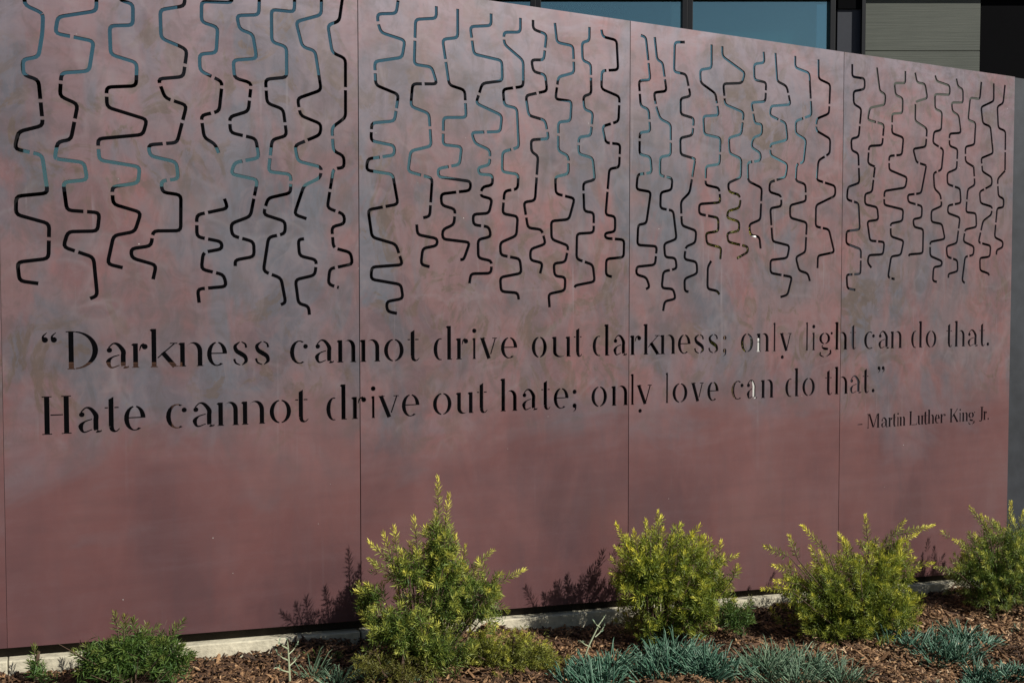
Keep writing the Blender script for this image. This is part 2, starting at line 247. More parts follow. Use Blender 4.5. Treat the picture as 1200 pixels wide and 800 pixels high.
# ------------------------------------------------------------ cut-out data (millimetres on the wall: x along it, z above datum)
SLOTS = [([(-7,2773),(-9,2590),(39,2572),(46,2561),(43,2503),(30,2424),(-18,2410),(-16,2360),(29,2348),(40,2198),(-34,2172),(-46,2115),(36,2100),(51,1974),(-44,1959),(-46,1899),(54,1872),(50,1755),(-44,1741),(-39,1679),(18,1671)],[(36,2280),(41,2223),(4,2105),(53,1821)]),([(214,2775),(211,2598),(91,2563),(82,2508),(201,2495),(185,2393),(99,2378),(93,2300),(148,2278),(125,2157),(84,2147),(74,2092),(87,2089),(165,2083),(174,2025),(99,2013),(109,1919),(211,1915),(204,1852),(111,1847),(96,1795),(190,1762),(200,1631),(177,1621)],[(133,2503),(97,2347),(139,2223),(166,1916),(137,1781)]),([(281,2775),(285,2644),(328,2637),(327,2564),(252,2553),(254,2456),(338,2437),(335,2357),(239,2344),(240,2276),(369,2244),(355,2191),(209,2166),(213,2094),(343,2079),(337,2023),(252,2005),(255,1946),(345,1921),(324,1854),(255,1838),(234,1740),(283,1728)],[(240,2317),(209,2137),(253,1982)]),([(504,2775),(499,2652),(417,2628),(419,2530),(492,2506),(505,2494),(492,2404),(407,2388),(430,2324),(502,2305),(468,2171),(372,2157),(377,2119),(465,2103),(471,2044),(413,2034),(416,1995),(479,1988),(477,1862),(384,1858),(377,1806),(310,1794),(313,1762),(393,1739),(382,1689)],[(496,2445),(412,2368),(454,2319),(485,2247),(426,2163),(437,2039),(382,1838)]),([(667,2775),(663,2685),(557,2675),(556,2603),(612,2591),(606,2500),(548,2489),(549,2431),(626,2399),(614,2293),(551,2273),(561,2195),(599,2175),(611,2144)],[(592,2408),(624,2380),(590,2289),(552,2252)]),([(629,1982),(641,1948),(532,1920),(532,1842),(617,1827),(619,1801),(553,1787),(546,1727),(624,1708),(633,1666),(532,1656),(537,1607)],[(566,1927),(529,1889),(565,1838),(563,1789),(591,1715),(563,1659)]),([(763,2775),(758,2653),(679,2641),(689,2593),(736,2581),(749,2495),(665,2480),(669,2417),(729,2405),(717,2302),(650,2276),(653,2220),(743,2205),(754,2136),(666,2113),(653,2072),(748,2056),(721,1922),(651,1893),(655,1850),(732,1830),(733,1776),(665,1762),(665,1740)],[(727,2388),(723,2346),(650,2256),(703,2216),(700,2121),(736,1992),(685,1841)]),([(891,2775),(888,2680),(804,2678),(804,2561),(858,2549),(858,2438),(780,2423),(785,2337),(844,2320),(856,2224),(802,2205),(788,2088),(870,2083),(869,2014),(785,1991),(768,1931),(848,1908),(847,1863),(786,1848),(766,1723),(831,1698),(847,1608),(829,1600)],[(781,2388),(851,2267),(795,2142),(869,2053),(772,1957),(823,1856),(790,1710)]),([(991,2775),(989,2682),(894,2645),(917,2556),(965,2546),(987,2403),(897,2364),(908,2302),(986,2277),(982,2237),(886,2190),(897,2133),(987,2116),(981,2076),(919,2044),(882,1935),(928,1921)],[(906,2327),(928,2213),(987,2099)]),([(918,1846),(896,1842),(900,1782),(965,1768),(958,1711),(884,1693),(895,1604),(933,1595),(936,1562)],[(962,1747)]),([(1074,2775),(1058,2667),(1014,2647),(1030,2547),(1081,2530),(1080,2309),(1027,2267),(1032,2180),(1073,2163),(1073,2119),(1032,2113),(1007,1965),(1072,1943),(1074,1908),(1024,1894),(1030,1815),(1097,1799),(1104,1755),(1015,1736),(1009,1677),(1050,1665)],[(1080,2417),(1028,2230),(1039,2116),(1015,2031),(1043,1949),(1024,1861),(1039,1811),(1041,1741),(1038,1669)]),([(1292,2775),(1284,2724),(1209,2713),(1209,2684),(1222,2644),(1319,2625),(1307,2558),(1196,2531),(1200,2442),(1292,2414),(1275,2311),(1183,2296),(1180,2228),(1275,2216),(1274,2180),(1166,2158),(1161,2115),(1267,2105),(1288,1991),(1167,1964),(1182,1860),(1279,1835),(1306,1756),(1180,1745),(1177,1698),(1299,1679),(1307,1624),(1239,1612),(1242,1574),(1282,1566)],[(1211,2679),(1196,2492),(1279,2356),(1178,2267),(1220,2171),(1232,1977),(1295,1796)]),([(1450,2773),(1450,2726),(1363,2711),(1357,2537),(1430,2534),(1452,2470),(1350,2461),(1342,2373),(1418,2352),(1427,2225),(1341,2200),(1330,2120),(1431,2099),(1420,1949),(1392,1942)],[(1357,2634),(1394,2465),(1422,2296),(1389,2106),(1424,1998)]),([(1365,1915),(1368,1875),(1452,1862),(1450,1834),(1390,1822),(1382,1758),(1419,1750)],[]),([(1541,2774),(1541,2661),(1476,2647),(1504,2471),(1571,2457),(1577,2349),(1479,2341),(1477,2234),(1557,2231),(1548,2160),(1455,2138),(1457,2106),(1597,2095),(1594,2059),(1468,2039),(1470,1995),(1529,1981),(1523,1920),(1474,1898),(1474,1861),(1592,1851),(1565,1781),(1550,1781)],[(1493,2566),(1574,2411),(1477,2283),(1507,2149),(1539,2052),(1528,1958)]),([(1687,2774),(1687,2726),(1595,2711),(1611,2604),(1735,2591),(1737,2510),(1648,2491),(1620,2409),(1735,2370),(1728,2304),(1600,2291),(1615,2249),(1682,2226),(1680,2167),(1628,2152),(1634,2126),(1693,2127),(1693,2086),(1648,2076),(1637,2040),(1691,2029),(1677,1971),(1606,1964),(1608,1922),(1677,1916),(1686,1877),(1628,1863),(1629,1789),(1689,1778),(1686,1728),(1596,1725),(1590,1686)],[(1602,2662),(1633,2447),(1662,2298),(1682,2196),(1640,2053),(1648,1918),(1688,1761)]),([(1819,2773),(1819,2715),(1743,2706),(1746,2658),(1832,2601),(1832,2496),(1740,2476),(1746,2412),(1803,2405),(1812,2246),(1738,2223),(1736,2142),(1810,2136),(1807,2076),(1747,2064),(1738,1972),(1807,1963),(1801,1884),(1727,1853),(1729,1803),(1817,1789),(1824,1730),(1727,1712),(1731,1654),(1807,1649),(1812,1621)],[(1744,2682),(1791,2490),(1782,2236),(1784,2070),(1741,2023),(1766,1794)]),([(1877,2772),(1877,2734),(1940,2721),(1927,2614),(1869,2608),(1879,2561),(1934,2554),(1943,2488),(1844,2460),(1857,2380),(1934,2366),(1951,2291),(1868,2281),(1870,2231),(1901,2217),(1887,2032),(1835,2023),(1854,1918),(1918,1913),(1937,1854),(1866,1830),(1865,1785),(1923,1774),(1911,1730)],[(1932,2659),(1899,2475),(1943,2324),(1894,2133),(1843,1965),(1927,1894)]),([(1979,2772),(1989,2693),(2066,2687),(2071,2576),(1996,2551),(1982,2458),(2059,2456),(2054,2373),(1996,2364),(1996,2244),(2045,2226),(2045,2151),(1982,2135),(1985,2065),(2075,2049),(2048,1960),(1963,1950),(1965,1874),(2046,1849),(2031,1780),(1975,1773),(1980,1721),(2031,1716),(2029,1660),(1951,1645),(1956,1589)],[(2071,2627),(1989,2513),(1996,2312),(2043,2201),(2023,2058),(2038,1825)]),([(2145,2775),(2145,2717),(2109,2707),(2112,2631),(2152,2622),(2155,2495),(2116,2482),(2121,2427),(2163,2418),(2153,2319),(2094,2308),(2094,2238),(2163,2225),(2174,2133),(2117,2117),(2122,1997),(2169,1993),(2169,1908),(2087,1901),(2085,1794),(2165,1771),(2175,1699),(2081,1682),(2076,1673)],[(2154,2569),(2158,2362),(2092,2280),(2117,2078),(2169,1943),(2120,1784)]),([(2204,2771),(2211,2742),(2280,2735),(2288,2610),(2207,2598),(2205,2521),(2296,2496),(2291,2390),(2210,2362),(2228,2294),(2300,2293),(2295,2193),(2246,2184),(2228,1986),(2276,1981),(2276,1916),(2225,1907),(2228,1886),(2322,1882),(2320,1806),(2232,1797),(2231,1727),(2261,1721)],[(2235,2602),(2294,2465),(2258,2380),(2254,2293),(2297,2244),(2236,2091),(2269,1882)]),([(2403,2770),(2429,2765),(2453,2583),(2394,2574),(2398,2531),(2404,2465),(2445,2455),(2454,2359),(2400,2351),(2399,2256),(2456,2248),(2463,2180),(2390,2168),(2384,2103),(2459,2096),(2436,1956),(2394,1950),(2390,1861),(2492,1858),(2483,1776),(2386,1766),(2385,1732),(2438,1720),(2455,1678),(2436,1668)],[(2444,2661),(2395,2523),(2449,2406),(2401,2319),(2430,2172),(2491,1820)]),([(2475,2771),(2488,2674),(2517,2665),(2539,2542),(2472,2530),(2485,2468),(2506,2418),(2562,2399),(2563,2263),(2507,2251),(2506,2170),(2572,2161),(2569,2110),(2511,2096),(2509,2026),(2578,2018),(2597,1893),(2530,1870),(2536,1811),(2592,1808),(2599,1761),(2527,1747),(2519,1674),(2581,1670),(2594,1626),(2535,1615),(2527,1572)],[(2532,2599),(2487,2476),(2562,2323),(2536,2167),(2549,2021),(2568,1752)]),([(2635,2767),(2581,2761),(2578,2631),(2643,2626),(2668,2532),(2614,2517),(2615,2447),(2687,2435),(2679,2359),(2613,2342),(2616,2269),(2695,2255),(2693,2241),(2666,2102),(2619,2061),(2625,1954),(2704,1933),(2699,1879),(2647,1860),(2639,1804),(2707,1793),(2711,1741),(2641,1716),(2643,1662),(2664,1658)],[(2660,2571),(2686,2396),(2683,2167),(2622,2001),(2645,1846)]),([(2781,2773),(2782,2668),(2719,2654),(2722,2597),(2805,2556),(2824,2460),(2738,2449),(2744,2368),(2835,2358),(2831,2239),(2755,2226),(2753,2141),(2830,2131),(2837,2066),(2719,2054),(2719,2009),(2826,1996),(2827,1935),(2757,1924),(2763,1876),(2844,1861),(2839,1808)],[(2816,2507),(2833,2289),(2753,2166),(2834,2110),(2762,2000)]),([(2788,1799),(2769,1772),(2768,1672),(2824,1663),(2835,1646)],[]),([(2841,2772),(2842,2727),(2898,2700),(2971,2665),(2954,2617),(2848,2604),(2859,2512),(2966,2484),(2953,2384),(2881,2362),(2887,2292),(2954,2272),(2952,2186),(2879,2156),(2885,2117),(2944,2106),(2952,2076),(2944,2045),(2880,2029),(2875,1998),(2945,1983),(2945,1940),(2876,1928),(2882,1888),(2996,1869),(2996,1843),(2933,1813)],[(2854,2544),(2966,2443),(2955,2089),(2957,1875)]),([(3078,2773),(3084,2724),(3023,2711),(3026,2639),(3095,2633),(3091,2545),(3009,2533),(3031,2439),(3074,2439),(3072,2392),(3021,2372),(3011,2329),(3067,2304),(3065,2270),(2991,2257),(2995,2171),(3075,2144),(3068,1996),(3003,1972),(3010,1923),(3063,1917),(3071,1862)],[(3095,2591),(3018,2488),(3023,2262),(3072,2077)]),([(3148,2775),(3160,2645),(3217,2628),(3242,2544),(3124,2527),(3118,2484),(3214,2455),(3226,2378),(3123,2350),(3124,2299),(3227,2263),(3216,2202),(3122,2173),(3119,2128),(3190,2114),(3193,2064),(3126,2052),(3141,1898),(3244,1880),(3231,1821),(3130,1810),(3131,1749),(3261,1732),(3235,1646),(3192,1636)],[(3229,2592),(3174,2465),(3123,2329),(3157,2182),(3190,2100),(3133,1967),(3203,1740)]),([(3267,2774),(3268,2720),(3355,2703),(3371,2505),(3274,2469),(3275,2412),(3339,2386),(3325,2278),(3283,2267),(3278,2188),(3338,2175),(3342,2095),(3245,2071),(3246,2012),(3349,1993),(3342,1852),(3283,1826),(3304,1763),(3359,1750),(3372,1713)],[(3364,2577),(3326,2484),(3299,2270),(3341,2130),(3347,1929)]),([(3410,2773),(3413,2681),(3486,2662),(3480,2521),(3403,2490),(3401,2434),(3490,2401),(3488,2331),(3417,2292),(3407,2199),(3525,2176),(3526,2129),(3405,2078),(3404,1976),(3488,1965),(3524,1855),(3420,1836),(3419,1776)],[(3481,2562),(3401,2458),(3462,2315),(3454,2191),(3443,1970)]),([(3625,2773),(3626,2712),(3707,2711),(3708,2660),(3635,2642),(3638,2581),(3688,2563),(3673,2423),(3624,2411),(3628,2355),(3672,2343),(3681,2199),(3606,2175),(3601,2114),(3677,2100),(3688,1971),(3601,1960),(3600,1899),(3697,1874),(3696,1752),(3605,1747),(3611,1680),(3664,1673)],[(3679,2482),(3675,2278),(3641,2105),(3698,1824),(3649,1750)]),([(3787,2773),(3809,2658),(3847,2647),(3843,2595),(3744,2572),(3730,2512),(3840,2497),(3830,2394),(3742,2384),(3736,2298),(3784,2284),(3783,2284),(3766,2159),(3719,2147),(3720,2096),(3802,2085),(3811,2023),(3737,2013),(3756,1918),(3853,1914),(3846,1852),(3749,1846),(3742,1808),(3769,1784)],[(3790,2498),(3831,2435),(3738,2358),(3774,2225),(3805,1916)]),([(3980,2775),(3981,2715),(3905,2708),(3916,2649),(3965,2639),(3964,2564),(3893,2555),(3895,2458),(3974,2442),(3965,2355),(3878,2344),(3879,2275),(4003,2244),(3992,2192),(3849,2168),(3848,2099),(3980,2081),(3975,2023),(3893,2007),(3897,1943),(3986,1924),(3967,1851),(3901,1843),(3881,1737),(3927,1729)],[(3893,2506),(3921,2350),(3877,2314),(3847,2133),(3894,1989),(3899,1733)]),([(4048,2774),(4062,2726),(4119,2724),(4137,2654),(4053,2628),(4053,2532),(4138,2499),(4131,2407),(4042,2390),(4067,2324),(4133,2313),(4136,2308),(4103,2169),(4008,2156),(4014,2120),(4111,2104),(4109,2045),(4049,2035),(4056,1996),(4122,1987),(4121,1863),(4026,1856),(4023,1846)],[(4053,2622),(4136,2453),(4086,2320),(4062,2164),(4071,2111)]),([(4190,2774),(4201,2746),(4296,2732),(4297,2685),(4189,2679),(4193,2604),(4243,2593),(4239,2499),(4188,2488),(4181,2430),(4258,2401),(4246,2296),(4189,2276),(4197,2198),(4241,2169),(4252,2110),(4177,2083),(4179,2026),(4256,2018),(4279,1941),(4172,1923),(4174,1851),(4261,1826),(4257,1801),(4200,1794),(4195,1723),(4226,1718)],[(4228,2410),(4217,2286),(4247,2139),(4170,1903)]),([(4344,2773),(4356,2732),(4393,2723),(4395,2654),(4311,2647),(4319,2601),(4365,2586),(4384,2496),(4300,2486),(4301,2423),(4361,2411),(4357,2307),(4288,2282),(4291,2225),(4384,2207),(4392,2132),(4298,2115),(4296,2076),(4387,2056),(4367,1922),(4290,1902),(4298,1849),(4373,1833),(4377,1775),(4308,1760),(4309,1740)],[(4297,2457),(4362,2353),(4339,2214),(4341,2123),(4378,1993),(4335,1839)]),([(4530,2774),(4521,2683),(4448,2684),(4435,2568),(4492,2557),(4486,2442),(4419,2427),(4421,2349),(4483,2326),(4483,2326),(4494,2231),(4441,2206),(4431,2086),(4506,2083),(4512,2011),(4427,1995),(4415,1932),(4496,1907),(4492,1862),(4430,1852),(4411,1726),(4431,1714)],[(4418,2383),(4491,2271),(4433,2147),(4421,1981),(4456,1857)]),([(4625,2775),(4627,2682),(4531,2642),(4547,2558),(4605,2546),(4629,2406),(4538,2374),(4548,2326),(4549,2306),(4623,2278),(4624,2237),(4531,2197),(4539,2138),(4631,2122),(4623,2079),(4561,2044),(4529,1930),(4623,1915),(4618,1856),(4542,1848),(4545,1782),(4611,1767),(4614,1755)],[(4547,2341),(4570,2214),(4629,2106),(4540,1990),(4551,1924)]),([(4712,2775),(4700,2677),(4655,2655),(4666,2543),(4722,2531),(4724,2320),(4726,2320),(4667,2271),(4676,2181),(4719,2169),(4717,2123),(4668,2117),(4652,1961),(4718,1940),(4716,1908),(4670,1893),(4668,1868)],[(4721,2424),(4668,2240),(4660,2034)])]
TEXT = [[('“',24,73),('D',99,200),('a',224,295),('r',310,361),('k',371,461),('n',467,546),('e',562,633),('s',652,709),('s',730,789),('c',861,930),('a',955,1025),('n',1043,1113),('n',1134,1209),('o',1228,1309),('t',1325,1374),('d',1434,1513),('r',1533,1584),('i',1600,1622),('v',1636,1713),('e',1730,1805),('o',1872,1943),('u',1970,2058),('t',2073,2113),('d',2165,2248),('a',2269,2335),('r',2357,2412),('k',2426,2510),('n',2515,2590),('e',2607,2677),('s',2694,2754),('s',2773,2833),(';',2857,2878),('o',2960,3032),('n',3055,3123),('l',3149,3169),('y',3191,3263),('l',3348,3368),('i',3388,3411),('g',3433,3520),('h',3537,3611),('t',3634,3670),('c',3726,3798),('a',3822,3892),('n',3907,3980),('d',4048,4126),('o',4151,4228),('t',4301,4343),('h',4364,4436),('a',4460,4533),('t',4549,4590),('.',4603,4626)],[('H',21,113),('a',133,204),('t',218,266),('e',280,351),('c',419,491),('a',509,582),('n',597,669),('n',684,764),('o',784,864),('t',880,929),('d',998,1077),('r',1099,1155),('i',1173,1194),('v',1205,1288),('e',1300,1374),('o',1431,1511),('u',1533,1607),('t',1622,1669),('h',1730,1802),('a',1827,1895),('t',1917,1960),('e',1976,2048),(';',2065,2089),('o',2160,2238),('n',2263,2341),('l',2356,2380),('y',2391,2469),('l',2541,2560),('o',2580,2661),('v',2682,2751),('e',2771,2835),('c',2908,2979),('a',2997,3054),('n',3083,3152),('d',3227,3308),('o',3332,3410),('t',3476,3519),('h',3539,3618),('a',3635,3706),('t',3720,3760),('.',3781,3800),('”',3817,3868)],[('–',3690,3722),('M',3754,3837),('a',3848,3891),('r',3899,3924),('t',3925,3950),('i',3955,3973),('n',3976,4013),('L',4043,4097),('u',4103,4143),('t',4143,4174),('h',4177,4219),('e',4226,4262),('r',4267,4305),('K',4336,4400),('i',4404,4421),('n',4429,4469),('g',4474,4526),('J',4555,4588),('r',4591,4616),('.',4621,4633)]]

def strip(a, b):                              # list of convex CCW quads between two point rows
    out = []
    for i in range(len(a)-1):
        q = [a[i], a[i+1], b[i+1], b[i]]
        ar = sum(q[j][0]*q[(j+1) % 4][1]-q[(j+1) % 4][0]*q[j][1] for j in range(4))
        if abs(ar) < 1e-9: continue
        out.append(q if ar > 0 else q[::-1])
    return out
def ribbon(pts, wid):
    n = len(pts); a = []; b = []
    if not hasattr(wid, '__len__'): wid = [wid]*n
    for i in range(n):
        p = Vector(pts[i]); d0 = (p-Vector(pts[i-1])).normalized() if i else None
        d1 = (Vector(pts[i+1])-p).normalized() if i < n-1 else None
        if d0 is None: d = d1; s = 1
        elif d1 is None: d = d0; s = 1
        else:
            d = (d0+d1).normalized(); s = 1/max(.5, d.dot(d0))
        nn = Vector((-d.y, d.x))*wid[i]*.5*s
        a.append(tuple(p-nn)); b.append(tuple(p+nn))
    return strip(a, b)
def spline(pts, wid, k=5):
    P = [Vector(p) for p in pts]; P = [P[0]*2-P[1]]+P+[P[-1]*2-P[-2]]; o = []; ww = []
    for i in range(1, len(P)-2):
        for j in range(k):
            t = j/k; p0, p1, p2, p3 = P[i-1:i+3]
            o.append(tuple(.5*((2*p1)+(p2-p0)*t+(2*p0-5*p1+4*p2-p3)*t*t+(3*p1-p0-3*p2+p3)*t**3)))
            ww.append(wid[i-1]*(1-t)+wid[i]*t)
    o.append(tuple(P[-2])); ww.append(wid[-1]); return ribbon(o, ww)
def rounded(pl, r=.016):
    out = [pl[0]]
    for i in range(1, len(pl)-1):
        p = Vector(pl[i]); a = Vector(pl[i-1])-p; b = Vector(pl[i+1])-p
        ra = min(r, a.length*.45); rb = min(r, b.length*.45)
        A = p+a.normalized()*ra; B = p+b.normalized()*rb
        for k in range(4):
            t = k/3; out.append(tuple(A*(1-t)**2+p*2*t*(1-t)+B*t*t))
    out.append(pl[-1]); return out
def slot_quads(pl, gaps, width=.0125, gap=.011):
    pl = rounded([(x/1000, z/1000) for x, z in pl])
    P = [Vector(p) for p in pl]; L = [0]
    for a, b in zip(P, P[1:]): L.append(L[-1]+(b-a).length)
    cuts = []
    for g in gaps:
        g = Vector((g[0]/1000, g[1]/1000)); best = (9, 0)
        for i in range(len(P)-1):
            d = P[i+1]-P[i]
            if d.length < 1e-6: continue
            t = max(0, min(1, (g-P[i]).dot(d)/d.length_squared)); q = P[i]+d*t
            best = min(best, ((q-g).length, L[i]+d.length*t))
        if best[0] < .05: cuts.append(best[1])
    cuts.sort(); spans = []; s = 0
    for c in cuts: spans.append((s, c-gap/2)); s = c+gap/2
    spans.append((s, L[-1])); out = []
    def pt(l):
        for i in range(len(P)-1):
            if l <= L[i+1]+1e-9: return P[i].lerp(P[i+1], (l-L[i])/max(1e-9, L[i+1]-L[i]))
        return P[-1]
    for a, b in spans:
        if b-a < .006: continue
        pp = [tuple(pt(a))]+[tuple(P[i]) for i in range(len(P)) if a+.0008 < L[i] < b-.0008]+[tuple(pt(b))]
        out += ribbon(pp, width)
    return out

# stencil serif letters, unit = cap height; W is the ink width in the same unit
def arcb(co, ro, ci, ri, a0, a1, k=12):
    A = []; B = []
    for i in range(k+1):
        t = R(a0+(a1-a0)*i/k); A.append((co[0]+ro[0]*math.cos(t), co[1]+ro[1]*math.sin(t))); B.append((ci[0]+ri[0]*math.cos(t), ci[1]+ri[1]*math.sin(t)))
    return strip(A, B)
def rect(x0, y0, x1, y1): return [[(x0, y0), (x1, y0), (x1, y1), (x0, y1)]]
def dot(x, y, r, sy=1): 
    return [[(x+r*math.cos(R(a)), y+r*sy*math.sin(R(a))) for a in range(0, 360, 36)]]
def glyph(ch, W, S=.125, h=.032, X=.655):
    S = min(S, W*.46); o = []; sf = S*.42
    def stem(x, y0, y1, foot=True, flag=True):
        q = rect(x, y0, x+S, y1)
        if flag: q += [[(x-sf*.9, y1-.035), (x, y1-.075), (x, y1)]]
        if foot: q += rect(x-sf*.55, y0, x+S+sf*.55, y0+h*.75)
        return q
    def oval(cx, cy, rx, ry, l=(98, 262), r=(-82, 82)):
        ri = max(rx-S, rx*.22)
        return (arcb((cx, cy), (rx, ry), (cx+.0, cy), (ri, ry-h), *l) if l else []) + (arcb((cx, cy), (rx, ry), (cx, cy), (ri, ry-h), *r) if r else [])
    def arch(x0, x1, top):
        rx = (x1-x0)/2; cx = (x0+x1)/2; ry = min(.26, rx*1.15)
        q = arcb((cx, top-ry), (rx, ry), (cx-S*.5, top-ry-.012), (max(rx-S*.5, .02), ry-h*.7), 158, 0)
        return q + rect(x1-S, 0, x1, top-ry+.001) + rect(x1-S-sf*.5, 0, x1+sf*.5, h*.75)
    if ch == 'o': o = oval(W/2, X/2, W/2, X/2+.012)
    elif ch == 'c': o = oval(W*.53, X/2, W*.53, X/2+.012, (62, 300), None) + dot(W-.075, X*.75, .07)
    elif ch == 'e': o = oval(W*.5, X/2, W*.5, X/2+.012, (99, 306), (2, 81)) + rect(S*.95, X*.5, W-.01, X*.5+h)
    elif ch == 'a':
        xs = W-S-.05; o = dot(W*.17, X*.74, .07)
        o += spline([(W*.13, X*.84), (W*.35, X+.005), (W*.58, X*.95), (xs+S*.5, X*.70), (xs+S*.5, X*.5)], [h, h*1.1, S*.7, S, S])
        o += rect(xs, .09, xs+S, X*.5+.01) + spline([(xs+S*.5, .10), (xs+S*.62, .03), (W, .02), (W+.02, .055)], [S, S*.7, h, h*.7])
        o += spline([(xs-.03, X*.54), (W*.3, X*.45), (S*.52, X*.27), (W*.25, .02), (xs-.03, .08)], [h*.8, h*1.2, S, h*1.4, h*.7])
    elif ch in 'nh':
        o = stem(0.02, 0, X if ch == 'n' else 1.04) + arch(.02+S+.02, W, X+.012)
    elif ch == 'u':
        o = stem(.02, .16, X, False) + stem(W-S-.03, .0, X, False) + rect(W-S-.03, 0, W, h*.75)
        rx = (W-S-.07)/2
        o += arcb((.02+rx, .17), (rx, .182), (.02+S*.5+rx, .17), (max(rx-S*.5, .02), .182-h), 180, 322)
    elif ch == 'r': o = stem(.02, 0, X) + spline([(S+.06, X*.70), (S+.10, X*.9), (W-.09, X*.97)], [h*.7, h*1.3, .06]) + dot(W-.075, X*.86, .078)
    elif ch == 'k':
        o = stem(.02, 0, 1.04) + ribbon([(S+.05, .25), (W-.08, X-.02)], h) + rect(W-.2, X-h*.8, W, X)
        o += ribbon([(W*.44, .40), (W-S*.6, .01)], S) + rect(W-S*1.2, 0, W+.02, h*.75)
    elif ch == 's':
        o = spline([(W*.86, X*.74), (W*.80, X*.90), (W*.57, X+.0)], [S*.55, .055, h*.8])
        o += spline([(W*.46, X+.0), (W*.17, X*.82), (W*.25, X*.62), (W*.5, X*.5), (W*.78, X*.36), (W*.84, X*.16), (W*.60, .0)], [h*.7, S*.75, S*.95, S*1.05, S*.95, S*.75, h*.7])
        o += spline([(W*.48, .0), (W*.2, X*.1), (W*.10, X*.27)], [h*.8, .055, S*.55])
    elif ch == 't':
        x = W*.26; o = rect(x, .13, x+S, .86) + [[(x, .86), (x+S, .86), (x+S, .93)]] + rect(0, X-h, x-.015, X) + rect(x+S+.02, X-h, W*.94, X)
        o += spline([(x+S*.5, .135), (x+S*.75, .04), (W*.75, .0), (W, .075)], [S, S*.8, h*1.1, h*.6])
    elif ch == 'd':
        o = stem(W-S-.03, 0, 1.04, False) + rect(W-S-.03, 0, W+.01, h*.75)
        cx = (W-S-.05)*.52; o += oval(cx, X/2, cx, X/2+.012, (75, 285), None)
    elif ch == 'i': o = stem((W-S)/2, 0, X) + dot(W/2, .88, .075)
    elif ch == 'l': o = stem((W-S)/2, 0, 1.04)
    elif ch == 'v':
        o = ribbon([(S*.5+.01, X), (W*.53, .0)], S) + rect(0, X-h*.8, S*1.5, X) + ribbon([(W*.62, .14), (W-.06, X)], h*1.2) + rect(W-.17, X-h*.8, W, X)
    elif ch == 'y':
        o = ribbon([(S*.5+.01, X), (W*.56, .0)], S) + rect(0, X-h*.8, S*1.5, X) + ribbon([(W*.60, .08), (W-.06, X)], h*1.3) + rect(W-.17, X-h*.8, W, X)
        o += dot(W*.22, -.22, .07)
    elif ch == 'g':
        o = oval(W*.42, X*.66, W*.40, X*.33) + dot(W-.05, X*.95, .055)
        o += spline([(W*.28, X*.28), (W*.22, X*.17), (W*.42, X*.08), (W*.68, X*.06)], [h, h*1.4, S*.8, S*.7])
        o += spline([(W*.12, -.08), (W*.10, -.18), (W*.36, -.26)], [S*.5, S*.5, h]) + spline([(W*.84, .0), (W*.84, -.13), (W*.56, -.25)], [S*.6, S*.7, h])
    elif ch == '.': o = dot(W/2, .07, .075)
    elif ch == ';': o = dot(W/2, X*.80, .078) + dot(W/2, .07, .078) + spline([(W/2+.04, .05), (W/2+.03, -.06), (W/2-.05, -.13)], [.07, .045, .02])
    elif ch in '“”':
        for k in (0, 1):
            x = W*(.22+.56*k); sg = 1 if ch == '“' else -1; y = .78 if ch == '“' else .93
            o += dot(x, y, .075) + spline([(x-sg*.045, y+sg*.02), (x-sg*.04, y+sg*.10), (x+sg*.05, y+sg*.19)], [.07, .045, .015])
    elif ch == '–': o = rect(0, X*.42, W, X*.42+h*1.3)
    elif ch == 'D':
        o = stem(.06, 0, 1, True, False) + rect(.0, 1-h*.8, S+.10, 1)
        o += arcb((S+.07, .5), (W-S-.07, .5), (S+.07, .5), (W-2.1*S-.07, .5-h), -86, 86, 16)
    elif ch == 'H':
        s2 = W-S-.06
        o = rect(.06, 0, .06+S, 1) + rect(s2, 0, s2+S, 1) + rect(.06+S+.02, .49, s2-.02, .49+h)
        for x in (.06, s2):
            for y in (0, 1-h*.8): o += rect(x-.055, y, x+S+.055, y+h*.8)
    elif ch == 'M':
        o = rect(.06, 0, .06+h*1.2, 1) + ribbon([(.14+S*.3, 1), (W*.5, .04)], S*.9) + ribbon([(W*.54, .10), (W-S-.07, .94)], h*1.2) + rect(W-S-.05, 0, W-.05, 1)
        o += rect(0, 0, .14, h) + rect(W-S-.1, 0, W, h) + rect(0, 1-h, .1, 1)
    elif ch == 'L': o = rect(.05, 0, .05+S, 1) + rect(0, 1-h, S+.1, 1) + rect(0, 0, .05, h) + rect(S+.08, 0, W, h) + [[(W-.06, h), (W, h), (W, .22)]]
    elif ch == 'K':
        o = rect(.05, 0, .05+S, 1) + rect(0, 1-h, S+.1, 1) + rect(0, 0, S+.1, h) + ribbon([(S+.08, .38), (W-.1, .98)], h*1.2) + ribbon([(W*.42, .60), (W-S*.6, .01)], S) + rect(W-S*1.1, 0, W, h)
    elif ch == 'J': o = rect(W-S-.06, .1, W-.06, 1) + rect(W-S-.14, 1-h, W, 1) + spline([(W-S*.5-.06, .11), (W*.5, -.06), (W*.12, -.02)], [S, h*1.5, S*.5])
    return o
def cap_ccw(q):
    ar = sum(q[j][0]*q[(j+1) % len(q)][1]-q[(j+1) % len(q)][0]*q[j][1] for j in range(len(q)))
    return q if ar > 0 else q[::-1]
holes = []
for pl, g in SLOTS: holes += slot_quads(pl, g)
for row, (zb, H) in zip(TEXT, ((1.380, .130), (1.161, .130), (.982, .072))):
    for ch, x0, x1 in row:
        for q in glyph(ch, (x1-x0)/1000/H, *((.125, .034) if H > .1 else (.165, .05))):
            holes.append([(x0/1000+p[0]*H, zb+p[1]*H) for p in cap_ccw(q)])

